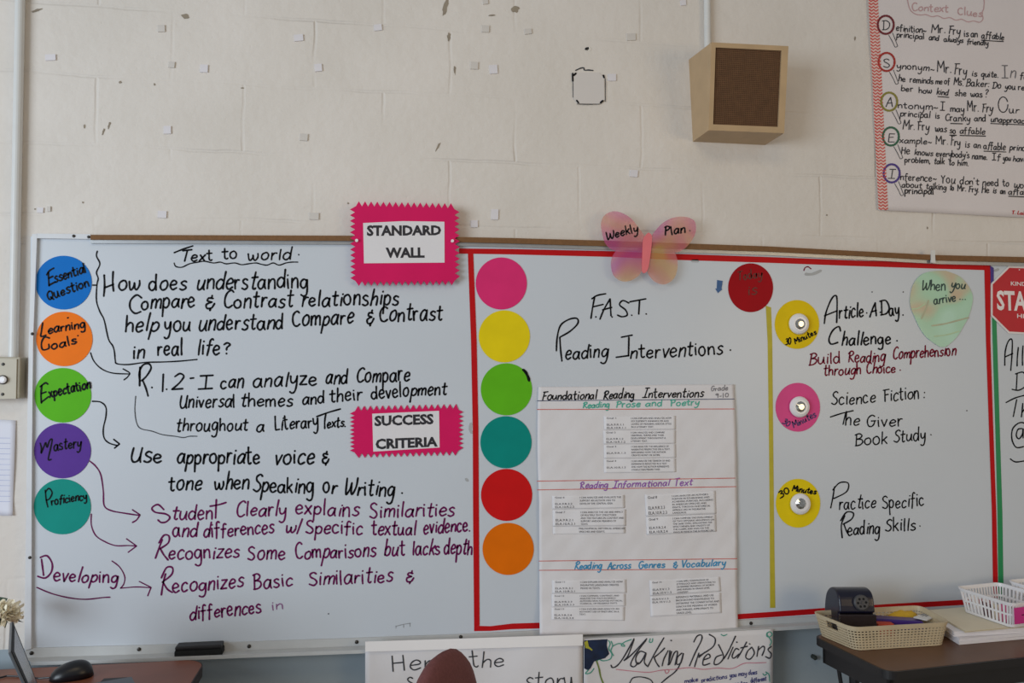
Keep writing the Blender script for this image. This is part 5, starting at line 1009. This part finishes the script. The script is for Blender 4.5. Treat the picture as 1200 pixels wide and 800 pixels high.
# white slotted baskets
def white_basket(A, Bk, Cf, zb, h, label):
    zr = zb + h; a, b, c_ = Q(*A, zr), Q(*Bk, zr), Q(*Cf, zr); d = b + c_ - a; top = [a, c_, d, b]; cen = sum(top, Vector()) / 4
    bot = [Vector((cen.x + (p.x - cen.x) * .86, cen.y + (p.y - cen.y) * .86, zb)) for p in top]
    root = empty('slotted_basket', (cen.x, cen.y, zb)); tag(root, label, 'basket', 'white slotted plastic baskets')
    mb, T, Bt = basket(top, bot, .022, 11, 4, [(0, .10, 1), (.46, .54, 1), (.86, .93, 1), (.93, 1.0, 3.2)], [(.08, .5, .48), (.5, .9, .48)], .0013)
    mb.build('basket_body', mat('white_basket_plastic', (234, 232, 234), .4, .02), root)
    return root, top, bot
zD = zC + .0048
wbk, top, bot = white_basket((1121, 687), (1170, 682), (1186, 707), zD, .074, 'white slotted plastic basket with pink label on the cream folder')
# pink label on the end that faces the front right
e_t = (top[2] - top[1]); on = Vector((e_t.y, -e_t.x, 0)).normalized()
if on.dot(top[1] - top[3]) < 0: on = -on
a = lerp(bot[1], top[1], .16) + e_t.normalized() * .004; b = lerp(bot[1], top[1], .84) + e_t.normalized() * .000
lq = [a, a + e_t.normalized() * .075, b + e_t.normalized() * .08, b]; lq = [p + on * .006 for p in lq]
lc = MB().hexa(lq, [p + on * .001 for p in lq]).build('label_card', mat('magenta_label', (214, 62, 150), .45), wbk)
m0 = inq(.35, .5, [lq[3], lq[2], lq[1], lq[0]]) + on * .0015; e1_ = e_t.normalized()
MB().add([m0, m0 + e1_ * .012, m0 + e1_ * .012 + Vector((0, 0, .006)), m0 + Vector((0, 0, .006))], [(0, 1, 2, 3)]).build('label_mark', INK, lc)
# note pads inside
dA = (top[1] - top[0]).normalized(); dB_ = (top[3] - top[0]).normalized(); Lb = (bot[1] - bot[0]).length
for (f, s, m, lab, cat) in [(.76, (.030, .004, .050), mat('pink_notes', (222, 90, 140), .6), 'pink note card standing in the front white basket', 'note card'), (.42, (.034, .004, .040), mat('maroon_notes', (84, 30, 40), .6), 'maroon card standing in the front white basket', 'note card'), (.60, (.026, .004, .044), mat('cream_notes', (222, 212, 180), .6), 'cream note card standing in the front white basket', 'note card')]:
    p = bot[0] + dA * (Lb * f) + dB_ * .016; tag(MB().box((p.x, p.y, zD + .004 + s[2] / 2), s, math.atan2(dA.y, dA.x)).build('note_card', m), lab, cat, 'cards standing in the white basket')
zE = TZ + .0512
_, _, bot2 = white_basket((1181, 679.5), (1230, 675), (1250, 699), TZ + .0012 + .05, .074, 'white slotted plastic basket farther right, cut by the right edge')
c2 = sum(bot2, Vector()) / 4
stackbox([c2 + (p - c2) * .9 for p in bot2], zA, .049, 'paper_stack', SP, 'tall stack of white paper under the far white basket at right edge', 'paper stack', 'stacks of white paper on the table')

# ============================================================ CHAIR, foreground
ch_ = empty('office_chair', (0, 0, 0)); 
tipz = .905; tip = Q(519, 763, tipz); ch_.location = (tip.x, tip.y, 0)
tag(ch_, 'dark maroon upholstered chair back rising in the foreground at bottom centre', 'chair')
rot = math.radians(60) - YAW * .5; cx_ = Vector((math.cos(rot), math.sin(rot), 0)); cn = Vector((cx_.y, -cx_.x, 0))
UPH = mat('maroon_upholstery', (112, 66, 66), .9, .12, 160, bump=.25, bscale=500); SHL = mat('black_chair_shell', (26, 27, 30), .5, .05)
def backrest(off, a, bq, th, dz):
    V = []; Fc = []; n = 36; layers = [(0, .0), (.35, .45), (.8, .85), (1, 1), (.8, .85), (.35, .45), (0, 0)]
    cz = tipz - bq + dz
    prof = [(th / 2, .0), (th / 2, .5), (th / 2 * .85, .82), (th / 2 * .45, .96), (0, 1.0), (-th / 2 * .45, .96), (-th / 2 * .85, .82), (-th / 2, .5), (-th / 2, .0)]
    for d, s in prof:
        for k in range(n):
            t = 2 * math.pi * k / n; ct, st = math.cos(t), math.sin(t)
            X = a * s * math.copysign(abs(ct) ** .9, ct); Z = bq * s * math.copysign(abs(st) ** .95, st)
            lean = .0
            V.append(Vector((tip.x, tip.y, cz)) + cx_ * X + cn * (d + off) + Vector((0, 0, Z)))
    for j in range(len(prof) - 1):
        for k in range(n): p = j * n + k; q = j * n + (k + 1) % n; Fc.append((p, q, q + n, p + n))
    return V, Fc
V, Fc = backrest(.0, .160, .215, .058, 0); new('backrest', V, Fc, UPH, ch_, smooth=True)
V, Fc = backrest(-.022, .112, .180, .034, -.030); new('back_shell', V, Fc, SHL, ch_, smooth=True)
sz = .47; sc_ = Vector((tip.x, tip.y, 0)) + cn * .26
MB().lathe((sc_.x, sc_.y, sz - .06), (0, 0, 1), [(.19, 0), (.225, .015), (.23, .04), (.20, .065), (.10, .072)], 36).build('seat', UPH, ch_, smooth=True)
tube_path(MB(), [Vector((tip.x, tip.y, .66)) - cn * .045, Vector((tip.x, tip.y, .44)) - cn * .05, Vector((sc_.x, sc_.y, .40))], .014, 12).build('back_support', SHL, ch_)
MB().tube((sc_.x, sc_.y, .09), (sc_.x, sc_.y, sz - .06), .025, 16).build('gas_post', SHL, ch_)
for k in range(5):
    t = 2 * math.pi * k / 5 + .3; d = Vector((math.cos(t), math.sin(t), 0)); c0 = Vector((sc_.x, sc_.y, .11))
    lg = MB().tube(c0, c0 + d * .28 - Vector((0, 0, .045)), .018, 10, .013).build('leg', SHL, ch_)
    e = c0 + d * .28; MB().tube(Vector((e.x, e.y, .027)) - Vector((-d.y, d.x, 0)) * .02, Vector((e.x, e.y, .027)) + Vector((-d.y, d.x, 0)) * .02, .027, 16).build('caster', SHL, lg)
# things on the wall under the tray
kn = P(952, 768, .0); tag(MB().lathe(P(952, 768.5, 0), (0, -1, 0), [(.007, 0), (.007, .006), (.0045, .012), (.0075, .018), (.005, .022)], 16).build('rubber_bumper', mat('dark_green_knob', (46, 52, 46), .5)), 'small dark rubber bumper on the wall under the tray left of the table', 'bumper')
